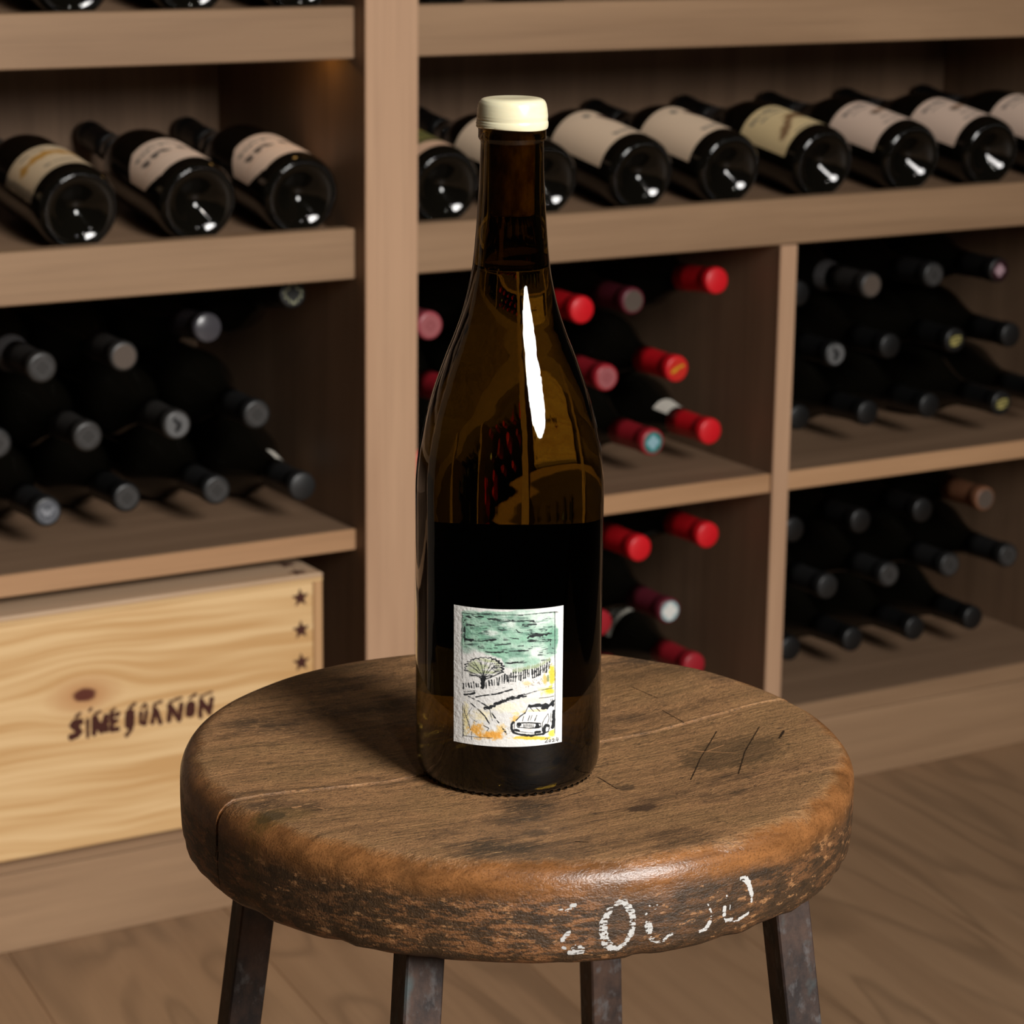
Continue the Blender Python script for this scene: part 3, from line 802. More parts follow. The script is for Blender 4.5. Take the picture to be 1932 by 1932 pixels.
stack('lower dark stack', 'dark bottles right of the divider, lower', 'the divider', False, 0.106, [
    [(0.632, 0, 0.10, 'black'), (0.7227, 0, 0.0944, 'black'), (0.8200, 0, 0.0946, 'black'), (0.9150, 0, 0.0963, 'black')],
    [(0.6770, 0.0745, 0.09, 'charcoal'), (0.7710, 0.0770, 0.09, 'charcoal', 'ring'), (0.8670, 0.0770, 0.09, 'charcoal', 'ring'), (0.9620, 0.0770, 0.09, 'charcoal', 'ring')],
    [(0.6300, 0.1490, 0.10, 'black'), (0.7230, 0.1510, 0.09, 'black'), (0.8190, 0.1530, 0.09, 'black'), (0.9180, 0.1560, 0.09, 'brown', 'tan')],
])

# ------------------------------------------------------------------ stool
SC = Vector((-0.6661, -1.4126, 0)); ZS = 0.7033
stool = thing('wooden_stool', 'round worn wooden stool seat with white paint traces on rusty steel legs', 'stool', SC)
k = Nodes('worn_seat_wood')
v = k.coords((1, 1, 1), rand=False)
sep = k.n('ShaderNodeSeparateXYZ'); k.l(v, sep.inputs[0])
rr = k.math('SQRT', k.math('ADD', k.math('MULTIPLY', sep.outputs[0], sep.outputs[0]), k.math('MULTIPLY', sep.outputs[1], sep.outputs[1])))
grain = k.noise(k.coords((2.0, 22, 22), (0, 0, 0.03), rand=False), 6, 6, 0.62, 0.5)
fibre = k.noise(k.coords((14, 260, 260), (0, 0, 0.05), rand=False), 2.4, 4, 0.6, 0.3)
patch = k.noise(k.coords((5, 9, 9), (0, 0, 0.1), rand=False), 2.2, 5, 0.62)
fleck = k.noise(k.coords((9, 20, 20), (0, 0, -0.2), rand=False), 26, 4, 0.7)
top = k.mix(k.ramp(grain, [(0.32, 0.0), (0.68, 1.0)]), srgb(104, 74, 46), srgb(170, 124, 82))
top = k.mix(k.math('MULTIPLY', k.ramp(patch, [(0.40, 0.0), (0.60, 1.0)]), 0.6), top, srgb(134, 102, 64))
top = k.mix(k.math('MULTIPLY', k.ramp(patch, [(0.34, 1.0), (0.47, 0.0)]), 0.9), top, srgb(56, 42, 26))
top = k.mix(k.math('MULTIPLY', k.ramp(fibre, [(0.30, 1.0), (0.47, 0.0)]), 0.55), top, srgb(46, 32, 20))
top = k.mix(k.math('MULTIPLY', k.ramp(fleck, [(0.57, 0.0), (0.63, 1.0)]), 0.5), top, srgb(176, 132, 86))
top = k.mix(k.math('MULTIPLY', k.ramp(fleck, [(0.36, 1.0), (0.41, 0.0)]), 0.65), top, srgb(48, 36, 24))
pit = k.noise(k.coords((1, 1.6, 1.6), (0, 0, 0.3), rand=False), 900, 3, 0.6)
scr = k.noise(k.coords((70, 900, 900), (0, 0, 0.42), rand=False), 1.0, 3, 0.6, 0.6)
scr2 = k.noise(k.coords((60, 1100, 1100), (0, 0, -0.7), rand=False), 1.0, 3, 0.6, 0.8)
area = k.noise(k.coords((1, 1, 1), rand=False), 30, 4, 0.6)
top = k.mix(k.math('MULTIPLY', k.ramp(pit, [(0.36, 1.0), (0.46, 0.0)]), 0.55), top, srgb(44, 32, 20))
top = k.mix(k.math('MULTIPLY', k.ramp(scr, [(0.60, 0.0), (0.70, 1.0)]), k.ramp(area, [(0.42, 0.0), (0.62, 0.75)])), top, srgb(190, 146, 98))
top = k.mix(k.math('MULTIPLY', k.ramp(scr2, [(0.64, 0.0), (0.72, 1.0)]), k.ramp(area, [(0.38, 0.6), (0.55, 0.0)])), top, srgb(34, 26, 18))
top = k.mix(k.math('MULTIPLY', k.ramp(pit, [(0.60, 0.0), (0.70, 1.0)]), 0.35), top, srgb(176, 134, 90))
# the worn, polished orange rim
rimn = k.noise(k.coords((1, 1, 1), rand=False), 34, 6, 0.68)
rsum = k.math('ADD', rr, k.math('MULTIPLY', k.math('SUBTRACT', rimn, 0.5), 0.022))
rim = k.ramp(k.math('MULTIPLY', k.math('SUBTRACT', rsum, 0.1390), 100.0), [(0.0, 0.0), (0.5, 0.92)])
rimcol = k.mix(k.ramp(grain, [(0.35, 0.0), (0.65, 1.0)]), srgb(98, 62, 33), srgb(143, 94, 53))
rimcol = k.mix(k.math('MULTIPLY', k.ramp(pit, [(0.34, 1.0), (0.5, 0.0)]), 0.55), rimcol, srgb(70, 42, 20))
rimcol = k.mix(k.math('MULTIPLY', k.ramp(area, [(0.34, 1.0), (0.50, 0.0)]), 0.6), rimcol, srgb(78, 52, 30))
col = k.mix(rim, top, rimcol)
# old patina on the side
zs = k.math('MULTIPLY', sep.outputs[2], -1.0)
sidef = k.ramp(k.math('MULTIPLY', k.math('ADD', zs, k.math('MULTIPLY', k.math('SUBTRACT', rimn, 0.5), 0.016)), 40.0), [(0.34, 0.0), (0.66, 1.0)])
sp = k.noise(k.coords((14, 14, 60), rand=False), 4.5, 7, 0.72)
sidec = k.mix(k.ramp(sp, [(0.49, 0.0), (0.545, 1.0)]), srgb(66, 47, 28), srgb(132, 88, 52))
sp2 = k.noise(k.coords((60, 60, 160), rand=False), 2.0, 4, 0.7)
sidec = k.mix(k.math('MULTIPLY', k.ramp(k.noise(k.coords((1, 1, 1), rand=False), 9, 3), [(0.42, 0.7), (0.58, 0.0)]), 1.0), sidec, srgb(60, 43, 27))
sidec = k.mix(k.math('MULTIPLY', k.ramp(sp2, [(0.40, 1.0), (0.44, 0.0)]), 0.8), sidec, srgb(44, 32, 20))
sidec = k.mix(k.math('MULTIPLY', k.ramp(pit, [(0.36, 1.0), (0.48, 0.0)]), 0.6), sidec, srgb(40, 29, 18))
sidec = k.mix(k.math('MULTIPLY', k.ramp(sp2, [(0.60, 0.0), (0.63, 1.0)]), 0.55), sidec, srgb(176, 128, 84))
col = k.mix(sidef, col, sidec)
# dents and stains with a place of their own
for (sx, sy, a, b, am, c) in SPOTS:
    ddx = k.math('DIVIDE', k.math('SUBTRACT', sep.outputs[0], sx), a)
    ddy = k.math('DIVIDE', k.math('SUBTRACT', sep.outputs[1], sy), b)
    dd = k.math('ADD', k.math('SQRT', k.math('ADD', k.math('MULTIPLY', ddx, ddx), k.math('MULTIPLY', ddy, ddy))), k.math('MULTIPLY', k.math('SUBTRACT', fleck, 0.5), 1.3))
    col = k.mix(k.math('MULTIPLY', k.ramp(dd, [(0.7, 1.0), (1.0, 0.0)]), am), col, srgb(*c))
k.set(Base_Color=col, Specular_IOR_Level=0.45)
rg = k.n('ShaderNodeMapRange'); rg.inputs['To Min'].default_value = 0.60; rg.inputs['To Max'].default_value = 0.20
k.l(k.math('MULTIPLY', rim, k.math('SUBTRACT', 1.0, k.math('MULTIPLY', sidef, 0.7))), rg.inputs['Value'])
k.l(rg.outputs[0], k.b.inputs['Roughness'])
hgt = k.math('ADD', k.math('MULTIPLY', fibre, 0.6), k.math('ADD', k.math('MULTIPLY', fleck, 0.8), k.math('MULTIPLY', sp2, 0.4)))
hgt = k.math('ADD', hgt, k.math('MULTIPLY', pit, 0.7))
hgt = k.math('MULTIPLY', hgt, k.math('SUBTRACT', 1.0, k.math('MULTIPLY', rim, k.math('SUBTRACT', 0.75, k.math('MULTIPLY', sidef, 0.6)))))
k.bump(hgt, 0.7, 0.0010)
seat_wood = k.m

def dish(r):
    t = min(1.0, max(0.0, (r - 0.060) / 0.075))
    return -0.0045 * (1 - t * t * (3 - 2 * t))
SEG = 240
prof = [(r, dish(r)) for r in (0.0, 0.02, 0.04, 0.06, 0.07, 0.08, 0.09, 0.10, 0.11, 0.118, 0.125, 0.131, 0.135, 0.138)]
for i in range(1, 9):
    a = math.pi / 2 * i / 8
    prof.append((0.138 + 0.0100 * math.sin(a), -0.0105 * (1 - math.cos(a))))
prof += [(0.1481, -0.019), (0.1480, -0.025), (0.1478, -0.031), (0.1472, -0.036), (0.1462, -0.039), (0.1440, -0.0412), (0.12, -0.0415), (0.06, -0.0415), (0.0, -0.0415)]
wob = [0.0] * SEG
g = np.random.default_rng(5)
def ring_noise(cells, seed):
    gg = np.random.default_rng(seed); a = gg.random(cells)
    x = np.arange(SEG) * cells / SEG; i = x.astype(int); f = x - i; f = f * f * (3 - 2 * f)
    return a[i % cells] * (1 - f) + a[(i + 1) % cells] * f - 0.5
low, mid, hi = ring_noise(9, 1), ring_noise(34, 2), ring_noise(110, 3)
chip = np.clip(ring_noise(60, 4) - 0.22, 0, 1) * 0.007 + np.clip(ring_noise(110, 8) - 0.2, 0, 1) * 0.005
V, F, rings = [], [], []
for j, (r, z) in enumerate(prof):
    if r == 0:
        rings.append([len(V)]); V.append((0, 0, z)); continue
    b = len(V)
    for i in range(SEG):
        a = 2 * math.pi * i / SEG
        edge = min(1.0, max(0.0, (r - 0.125) / 0.02))
        lower = min(1.0, max(0.0, (-z - 0.026) / 0.013)) if r > 0.13 else 0.0
        rad = r + edge * (low[i] * 0.0012 + mid[i] * 0.0005) - lower * (chip[i] * 0.6 + hi[i] * 0.0008)
        zz = z + lower * chip[i] * 0.35 + edge * mid[i] * 0.0006
        V.append((rad * math.cos(a), rad * math.sin(a), zz))
    rings.append(list(range(b, b + SEG)))
for A, B in zip(rings[:-1], rings[1:]):
    if len(A) == 1: F += [(A[0], B[i], B[(i + 1) % SEG]) for i in range(SEG)]
    elif len(B) == 1: F += [(A[(i + 1) % SEG], A[i], B[0]) for i in range(SEG)]
    else: F += [(A[i], B[i], B[(i + 1) % SEG], A[(i + 1) % SEG]) for i in range(SEG)]
YSEAM = -0.0062
for side in (-1, 1):
    bm = bmesh.new()
    vs = [bm.verts.new(p) for p in V]
    for f in F: bm.faces.new([vs[i] for i in f])
    res = bmesh.ops.bisect_plane(bm, geom=bm.verts[:] + bm.edges[:] + bm.faces[:], plane_co=(0, YSEAM + side * 0.00035, 0), plane_no=(0, side, 0), clear_inner=True)
    ed = [e for e in res['geom_cut'] if isinstance(e, bmesh.types.BMEdge)]
    bmesh.ops.edgeloop_fill(bm, edges=ed)
    bmesh.ops.recalc_face_normals(bm, faces=bm.faces[:])
    top_e = [e for e in bm.edges if all(abs(v.co.y - YSEAM - side * 0.00035) < 1e-5 for v in e.verts) and all(v.co.z > -0.02 for v in e.verts)]
    bmesh.ops.bevel(bm, geom=top_e, offset=0.0007, segments=2, affect='EDGES')
    o = bm_obj('seat_plank', bm, seat_wood, stool, (0, 0, ZS + (0.0004 if side > 0 else 0.0)), smooth=True)
    o.data.set_sharp_from_angle(angle=math.radians(50))
def side_point(X, Y, lift):
    ang = X / 0.148
    t = (ang % (2 * math.pi)) / (2 * math.pi) * SEG
    i = t.astype(int) % SEG; f = t - np.floor(t); j = (i + 1) % SEG
    wob = (low[i] * (1 - f) + low[j] * f) * 0.0012 + (mid[i] * (1 - f) + mid[j] * f) * 0.0005
    wobl = np.clip((-Y - 0.026) / 0.013, 0, 1) * ((chip[i] * (1 - f) + chip[j] * f) * 0.6 + (hi[i] * (1 - f) + hi[j] * f) * 0.0008)
    zz = np.array([p[1] for p in prof if p[0] > 0.138][::-1]); rr = np.array([p[0] for p in prof if p[0] > 0.138][::-1])
    r = np.interp(Y, zz, rr) + wob - wobl + lift
    return np.stack([r * np.cos(ang), r * np.sin(ang), Y + ZS], -1)
pl = mask_patch('white_paint_lettering', [(w, [(a * 0.148, z) for a, z in pts]) for w, pts in PAINT], -2.03 * 0.148, -1.40 * 0.148, -0.037, -0.0118, 0.00022,
    lambda X, Y: side_point(X, Y, 0.00012), chalk_paint, stool, chip=0.36, seed=21)
def top_point(X, Y, lift):
    r = np.hypot(X, Y); t = np.clip((r - 0.060) / 0.075, 0, 1)
    d = -0.0045 * (1 - t * t * (3 - 2 * t)) - np.clip(r - 0.138, 0, 1) ** 2 * 50
    e = np.clip((r - 0.125) / 0.02, 0, 1)
    return np.stack([X, Y, ZS + d + lift + e * 0.0002 + (Y > YSEAM) * 0.0004], -1)
crk = simple('dark_crack', srgb(44, 32, 21), 0.9, 0.1)
chipm = simple('bare_wood_chip', srgb(160, 118, 80), 0.7, 0.2, 0.3, 400)
for nm, strokes, mt in (('crack', CRACKS, crk), ('bare_wood_chip', CHIPS, chipm)):
    for q, st in enumerate(strokes):
        xs = [p[0] for p in st[1]]; ys = [p[1] for p in st[1]]
        mg = st[0]
        mask_patch(nm, [st], min(xs) - mg, max(xs) + mg, min(ys) - mg, max(ys) + mg, 0.0002, lambda X, Y: top_point(X, Y, 0.0001), mt, stool, seed=40 + q)
pl['label'] = 'flaking white painted letters'
# steel legs
k = Nodes('rusty_steel')
v = k.coords((1, 1, 0.6))
n1 = k.noise(v, 55, 6, 0.65); n2 = k.noise(v, 160, 4, 0.6)
c = k.mix(k.ramp(n1, [(0.40, 0.0), (0.62, 1.0)]), srgb(34, 27, 26), srgb(74, 55, 45))
c = k.mix(k.math('MULTIPLY', k.ramp(n2, [(0.55, 0.0), (0.68, 1.0)]), 0.6), c, srgb(92, 90, 90))
c = k.mix(k.math('MULTIPLY', k.ramp(k.noise(v, 32, 4), [(0.60, 0.0), (0.70, 1.0)]), 0.6), c, srgb(80, 100, 102))
k.set(Base_Color=c, Roughness=0.62, Metallic=0.25)
k.bump(n2, 0.4, 0.0008)
steel = k.m
E1 = Vector((0.8580, -0.5137, 0)); E2 = Vector((0.5137, 0.8580, 0))
ph = math.radians(18.6)
for q in range(4):
    a = math.pi - ph + q * math.pi / 2
    d = E1 * math.cos(a) + E2 * math.sin(a)
    ct, cb = d * 0.1205, d * 0.212
    ra = math.radians(22)
    ax = E1 * math.cos(ra) + E2 * math.sin(ra); ay = Vector((-ax.y, ax.x, 0))
    hw = 0.0082
    V8 = []
    for c0, z in ((cb, 0.0005), (ct, ZS - 0.0412)):
        for sx, sy in ((-1, -1), (1, -1), (1, 1), (-1, 1)):
            V8.append(c0 + ax * hw * sx + ay * hw * sy + Vector((0, 0, z)))
    bm = bmesh.new(); vs = [bm.verts.new(p) for p in V8]
    for f in ((0, 3, 2, 1), (4, 5, 6, 7), (0, 1, 5, 4), (1, 2, 6, 5), (2, 3, 7, 6), (3, 0, 4, 7)): bm.faces.new([vs[i] for i in f])
    bmesh.ops.bevel(bm, geom=bm.edges[:], offset=0.0008, segments=1, affect='EDGES')
    bm_obj('leg', bm, steel, stool)

# ------------------------------------------------------------------ the bottle on the stool
BL = Vector((-0.6803, -1.4285, ZS - 0.0045 + 0.0002))
hero = thing('wine_bottle', 'upright amber wine bottle with cream wax cap and painted landscape label on the stool', 'bottle', BL)
hero.rotation_mode = 'QUATERNION'
hero.rotation_quaternion = Matrix.Rotation(-0.0045, 3, E2).to_quaternion()
outer = catmull([(0.0200, 0.0001), (0.0120, 0.0150), (0.0040, 0.0260), (0.0010, 0.0305), (0.0003, 0.0330), (0.0006, 0.0358), (0.0034, 0.0384), (0.0085, 0.0395), (0.014, 0.0398), (0.030, 0.0398), (0.07, 0.0398), (0.113, 0.0398), (0.124, 0.0398), (0.132, 0.0395), (0.1414, 0.0385), (0.149, 0.0371), (0.1586, 0.0349), (0.1681, 0.0321), (0.1769, 0.0290), (0.1836, 0.0265), (0.1897, 0.0240), (0.1977, 0.0211), (0.2057, 0.0188), (0.2158, 0.0167), (0.2250, 0.0155), (0.2345, 0.0147), (0.2450, 0.0140), (0.2560, 0.0134), (0.2700, 0.01295)], 4)
lip = [(0.2712, 0.0130), (0.2722, 0.0138), (0.2728, 0.01395), (0.2830, 0.01395), (0.2845, 0.0134), (0.2848, 0.0120), (0.2848, 0.0096)]
FILL = 0.2201
inner_hi = [(0.2700, 0.0096), (0.2410, 0.0097), (0.2345, 0.0108), (0.2260, 0.0117), (FILL, 0.0123)]
inner_lo = [(FILL, 0.0123), (0.2130, 0.0134), (0.2057, 0.0155), (0.1977, 0.0178), (0.1897, 0.0208), (0.1836, 0.0234), (0.1769, 0.0260), (0.1681, 0.0292), (0.1586, 0.0320), (0.149, 0.0343), (0.1414, 0.0357), (0.132, 0.0368), (0.120, 0.0372), (0.113, 0.0372), (0.07, 0.0372), (0.02, 0.0372), (0.012, 0.0365), (0.009, 0.0335), (0.009, 0.030), (0.014, 0.021), (0.021, 0.011), (0.0245, 0.0)]
op = [(h, max(r, 0.0)) for h, r in outer]; op[0] = (0.0200, 0.0)
V, F = lathe(op + lip + inner_hi, 96)
go = mesh_obj('glass', V, F, amber_glass, hero, smooth=True)
go.data.materials.append(dark_glass)   # the thick pushed-up base lets no light through
NP = sum(1 for i in range(len(op) - 1) if i < 20)
go.data.polygons.foreach_set('material_index', [1 if i < 96 * 18 else 0 for i in range(len(F))]); go.data.update()
wp = catmull(inner_lo, 3); wp[-1] = (0.0245, 0.0)
wp = list(reversed(wp))
V, F = lathe(wp, 96)
nside = len(F)
tV, tF = [], []
b = len(V) - 96
ringi = list(range(b, b + 96))
V = list(V)
r1 = len(V)
for i in range(96):
    a = 2 * math.pi * i / 96; V.append((0.0112 * math.cos(a), 0.0112 * math.sin(a), FILL - 0.0010))
V.append((0, 0, FILL - 0.0012))
F = list(F) + [(ringi[i], ringi[(i + 1) % 96], r1 + (i + 1) % 96, r1 + i) for i in range(96)] + [(r1 + i, r1 + (i + 1) % 96, r1 + 96) for i in range(96)]
wo = mesh_obj('wine', V, F, wine_side, hero, smooth=True)
wo.data.materials.append(wine_top)
wo.data.polygons.foreach_set('material_index', [0] * nside + [1] * (len(F) - nside)); wo.data.update()
V, F = lathe([(0.2412, 0.0), (0.2412, 0.0090), (0.2420, 0.0095), (0.2845, 0.0095), (0.2845, 0.0)], 48)
mesh_obj('cork', V, F, cork_mat, hero, smooth=False)
# dipped wax, a little uneven, with a lower lap
wprof = catmull([(0.2764, 0.01405), (0.2766, 0.01455), (0.2776, 0.01478), (0.2788, 0.01476), (0.2796, 0.01455), (0.2803, 0.01455), (0.2814, 0.01462), (0.2830, 0.01448), (0.2850, 0.01420), (0.2868, 0.01370), (0.2880, 0.01270), (0.2886, 0.0110), (0.2888, 0.0080), (0.2886, 0.0040), (0.2885, 0.0)], 3)
wprof[-1] = (0.2885, 0.0)
V, F = lathe([(0.2766, 0.0141)] + wprof[1:], 96)
V = [(x * (1 + 0.010 * math.sin(z * 5200 + math.atan2(y, x) * 2) * max(0, -math.cos(math.atan2(y, x) + 0.6))), y, z + (0.0004 * math.sin(math.atan2(y, x) * 2 + 1) if z < 0.2772 else 0)) for x, y, z in V]
mesh_obj('wax_cap', V, F, wax, hero, smooth=True)
mesh_obj('base_stippling', *[list(x) for x in (lambda m: ([tuple(v.co) for v in m.vertices], [tuple(p.vertices) for p in m.polygons]))(stipple_mesh(60, 0.0362, 0.00095, 0.0010, dark_glass))], dark_glass, hero)['kind'] = 'stuff'
V, F = [], []
for i in range(61):
    a = math.radians(59 - 88 + 176 * i / 60)
    for h in (0.026, 0.1045): V.append((0.0399 * math.cos(a), 0.0399 * math.sin(a), h))
F = [(2 * i, 2 * i + 2, 2 * i + 3, 2 * i + 1) for i in range(60)]
mesh_obj('back_label', V, F, shaded_paper, hero, smooth=True)

# ---- front label: watercolour of a field with a lone tree and a small white car
W_, H_ = 320, 392
U, Vv = np.meshgrid(np.linspace(0, 1, W_), np.linspace(0, 1, H_))
half = math.radians(34.5)
sx = np.sin((U - 0.5) * 2 * half) / math.sin(half)
X = 840 + 630 * sx
Y = 232 + 1538 * Vv - (52 + 13 * Vv) * sx * sx
cv = Canvas(X, Y, (.86, .855, .84))
na = vnoise(H_, W_, 9, 7, 4, 31); nb = vnoise(H_, W_, 26, 8, 3, 32); nc = vnoise(H_, W_, 60, 16, 3, 33)
# sky wash
yb = np.interp(X, [250, 330, 420, 600, 760, 800, 950, 1150, 1300, 1440], [700, 720, 700, 735, 790, 900, 915, 870, 805, 730])
am = np.clip((yb + (na - .5) * 90 - Y) / 45, 0, 1) * np.clip((Y - 245 - (na - .5) * 60) / 14, 0, 1)
am *= np.clip((X - 285 - (nb - .5) * 90) / 25, 0, 1) * np.clip((1405 + (nb - .5) * 110 - X) / 25, 0, 1)
cv.over(am * np.clip(.62 + (na - .5) * 1.3, .25, .95), (.50, .70, .59))
cv.over(am * np.clip((nb - .52) * 3, 0, .6), (.36, .52, .45))
cv.over(am * np.clip((.42 - na) * 4, 0, .7), (.84, .90, .86))
cv.wash(640, 490, 130, 40, (.84, .87, .84), .75, .6, .8)
cv.wash(1230, 350, 120, 50, (.85, .90, .87), .6, .6, .8)
cv.wash(520, 380, 160, 50, (.66, .76, .70), .6, .6, .8)
cv.wash(380, 690, 120, 50, (.72, .76, .73), .6, .6, .8)
ink = (.10, .11, .12)
def S(pts, w, a=1.0, dry=0.0, rough=.35, col=ink): cv.stroke(pts, w, col, a, soft=4.0, rough=rough, dry=dry)
S([(350, 322), (420, 308), (520, 315), (640, 335), (760, 355), (900, 362), (1050, 350), (1120, 352), (1150, 400)], 26, .85, .42)
S([(1010, 400), (1140, 405)], 34, .8, .5); S([(360, 408), (440, 408)], 20, .9, .40); S([(345, 330), (325, 380)], 20, .8, .45)
S([(332, 430), (332, 540), (350, 570)], 22, .9, .38); S([(340, 565), (430, 570)], 26, .9, .38); S([(500, 575), (560, 572), (690, 568)], 28, .9, .42)
S([(760, 567), (860, 556), (950, 560)], 22, .85, .48); S([(580, 706), (720, 704), (900, 695), (1060, 685), (1112, 645)], 22, .9, .38)
S([(690, 628), (860, 612)], 18, .7, .52); S([(810, 826), (880, 826), (950, 816)], 17, .95, .2); S([(500, 650), (545, 655)], 30, .8, .42)
S([(1075, 520), (1170, 510), (1280, 488)], 52, .9, .48); S([(1080, 575), (1250, 548)], 46, .85, .52); S([(1322, 555), (1325, 640), (1370, 665)], 12, .9, .38)
S([(930, 455), (955, 482), (1000, 485)], 13, .9, .3); S([(1300, 422), (1340, 412)], 12, .8, .3); S([(1180, 690), (1285, 670)], 24, .6, .56); S([(1190, 740), (1290, 720)], 24, .6, .58)
S([(410, 500), (530, 495)], 22, .6, .56); S([(900, 640), (1010, 632)], 14, .6, .5); S([(480, 275), (760, 290)], 16, .6, .5); S([(310, 440), (305, 520)], 30, .4, .5, col=(.40, .47, .44))
gs = random.Random(12)
for i in range(70):
    xx = gs.uniform(310, 1330); yy = gs.uniform(300, 690 + (xx > 780) * 150); L = gs.uniform(40, 150)
    S([(xx, yy), (xx + L, yy - L * .06)], gs.uniform(8, 22), gs.uniform(.35, .7), .56)
for i in range(26):
    xx = gs.uniform(310, 1250); yy = gs.uniform(300, 680); L = gs.uniform(60, 180)
    S([(xx, yy), (xx + L, yy - L * .05)], gs.uniform(14, 34), .5, .50, col=(.34, .46, .41))
# yellow and ochre washes
cv.wash(1345, 960, 45, 130, (.90, .74, .20), .9, .4, .6); cv.wash(1265, 1010, 34, 90, (.90, .66, .30), .75, .5, .7)
cv.wash(1290, 1140, 110, 60, (.86, .80, .36), .6, .7, .9); cv.wash(1060, 1050, 70, 30, (.93, .76, .50), .6, .6, 1.0); cv.wash(1320, 1130, 50, 50, (.80, .74, .20), .8, .5, .8)
cv.wash(350, 1440, 50, 220, (.90, .82, .50), .6, .7, .9); cv.wash(480, 1570, 110, 90, (.88, .62, .24), .85, .6, .9)
cv.wash(640, 1640, 220, 60, (.87, .60, .22), .9, .5, .8); cv.wash(760, 1560, 70, 60, (.91, .72, .36), .7, .6, .8); cv.wash(540, 1420, 130, 90, (.94, .88, .68), .6, .7, .8)
cv.wash(820, 1320, 250, 70, (.95, .92, .78), .7, .7, .8); cv.wash(930, 1390, 60, 26, (.92, .86, .55), .6, .5, .8); cv.wash(940, 1460, 80, 60, (.90, .68, .30), .8, .6, .8)
cv.wash(1080, 1375, 110, 30, (.90, .74, .40), .6, .6, .8); cv.wash(1130, 1665, 270, 26, (.91, .74, .26), .95, .4, .5); cv.wash(1350, 1600, 50, 60, (.86, .78, .22), .8, .5, .6); cv.wash(1170, 1240, 200, 40, (.95, .88, .74), .6, .7, .8)
# tree
for c_, aa in (((.72, .74, .58), .75), ((.62, .68, .50), .4)):
    d = np.hypot((X - 560) / 215, (Y - 880) / 118) + (nc - .5) * .5
    cv.over(np.clip((1 - d) / .15, 0, 1) * (Y < 945) * aa * np.clip((nc - .3) * 3, 0, 1), c_)
g2 = random.Random(4)
S([(548, 985), (545, 1095)], 40, 1, 0, .3); S([(545, 1060), (575, 1000)], 24)
for (ex, ey) in ((400, 962), (352, 905), (372, 835), (430, 785), (500, 775), (580, 778), (650, 795), (715, 830), (765, 870), (768, 925), (700, 965)):
    mx, my = 560 + (ex - 560) * .5 + g2.uniform(-14, 14), 985 + (ey - 985) * .5 + g2.uniform(-10, 10)
    S([(560, 990), (mx, my)], 9, .85, .3); S([(mx, my), (ex, ey)], 8, .8, .35)
    S([(mx, my), (ex + g2.uniform(-40, 40), ey + g2.uniform(10, 40))], 7, .7, .35)
S([(395, 960), (470, 968), (540, 1000)], 13, .95); S([(590, 1005), (680, 970), (770, 930)], 13, .95)
pts = []
for i in range(30):
    a = math.radians(198 - i * (218 / 29))
    r = 1 + (0.07 if i % 2 else -0.05) + g2.uniform(-.04, .04)
    pts.append((560 + 218 * r * math.cos(a), 885 - 118 * r * math.sin(a)))
for i, (p, q) in enumerate(zip(pts[:-1], pts[1:])): S([p, q], 9 + (10 if i > 17 else 0), .9, .22)
for i in range(16):
    S([(640 + g2.uniform(0, 130), 830 + g2.uniform(0, 100)), (640 + g2.uniform(30, 140), 830 + g2.uniform(0, 100))], 7, .6, .4)
# posts and vines
x = 322
while x < 520:
    S([(x, 1040 + g2.uniform(-12, 20)), (x + g2.uniform(-4, 10), 1105 + g2.uniform(-14, 10))], g2.uniform(9, 17), .95, .15); x += g2.uniform(20, 32)
x = 585
while x < 1345:
    by = np.interp(x, [585, 760, 1000, 1200, 1345], [1100, 1065, 1010, 960, 880]); L = np.interp(x, [585, 780, 1345], [60, 95, 90])
    if x > 900: cv.wash(x, by - L - 20, 16, 34, (.52, .58, .42), .7, .5, .6)
    S([(x, by - L + g2.uniform(-10, 14)), (x + g2.uniform(-10, 8), by + g2.uniform(-20, 10))], g2.uniform(8, 17), .95, .18)
    if g2.random() > .5: S([(x, by - L * .4), (x + 20, by - L * .7)], 6, .7, .3)
    x += g2.uniform(19, 34)
cv.wash(1300, 990, 18, 48, (.50, .54, .34), .85, .3, .3)
for i in range(26):
    xx = g2.uniform(820, 1240); yy = np.interp(xx, [820, 1240], [1110, 1020]) + g2.uniform(-40, 30)
    S([(xx, yy), (xx + g2.uniform(-20, 26), yy + g2.uniform(-14, 26))], 4, .6, .2, col=(.35, .27, .20))
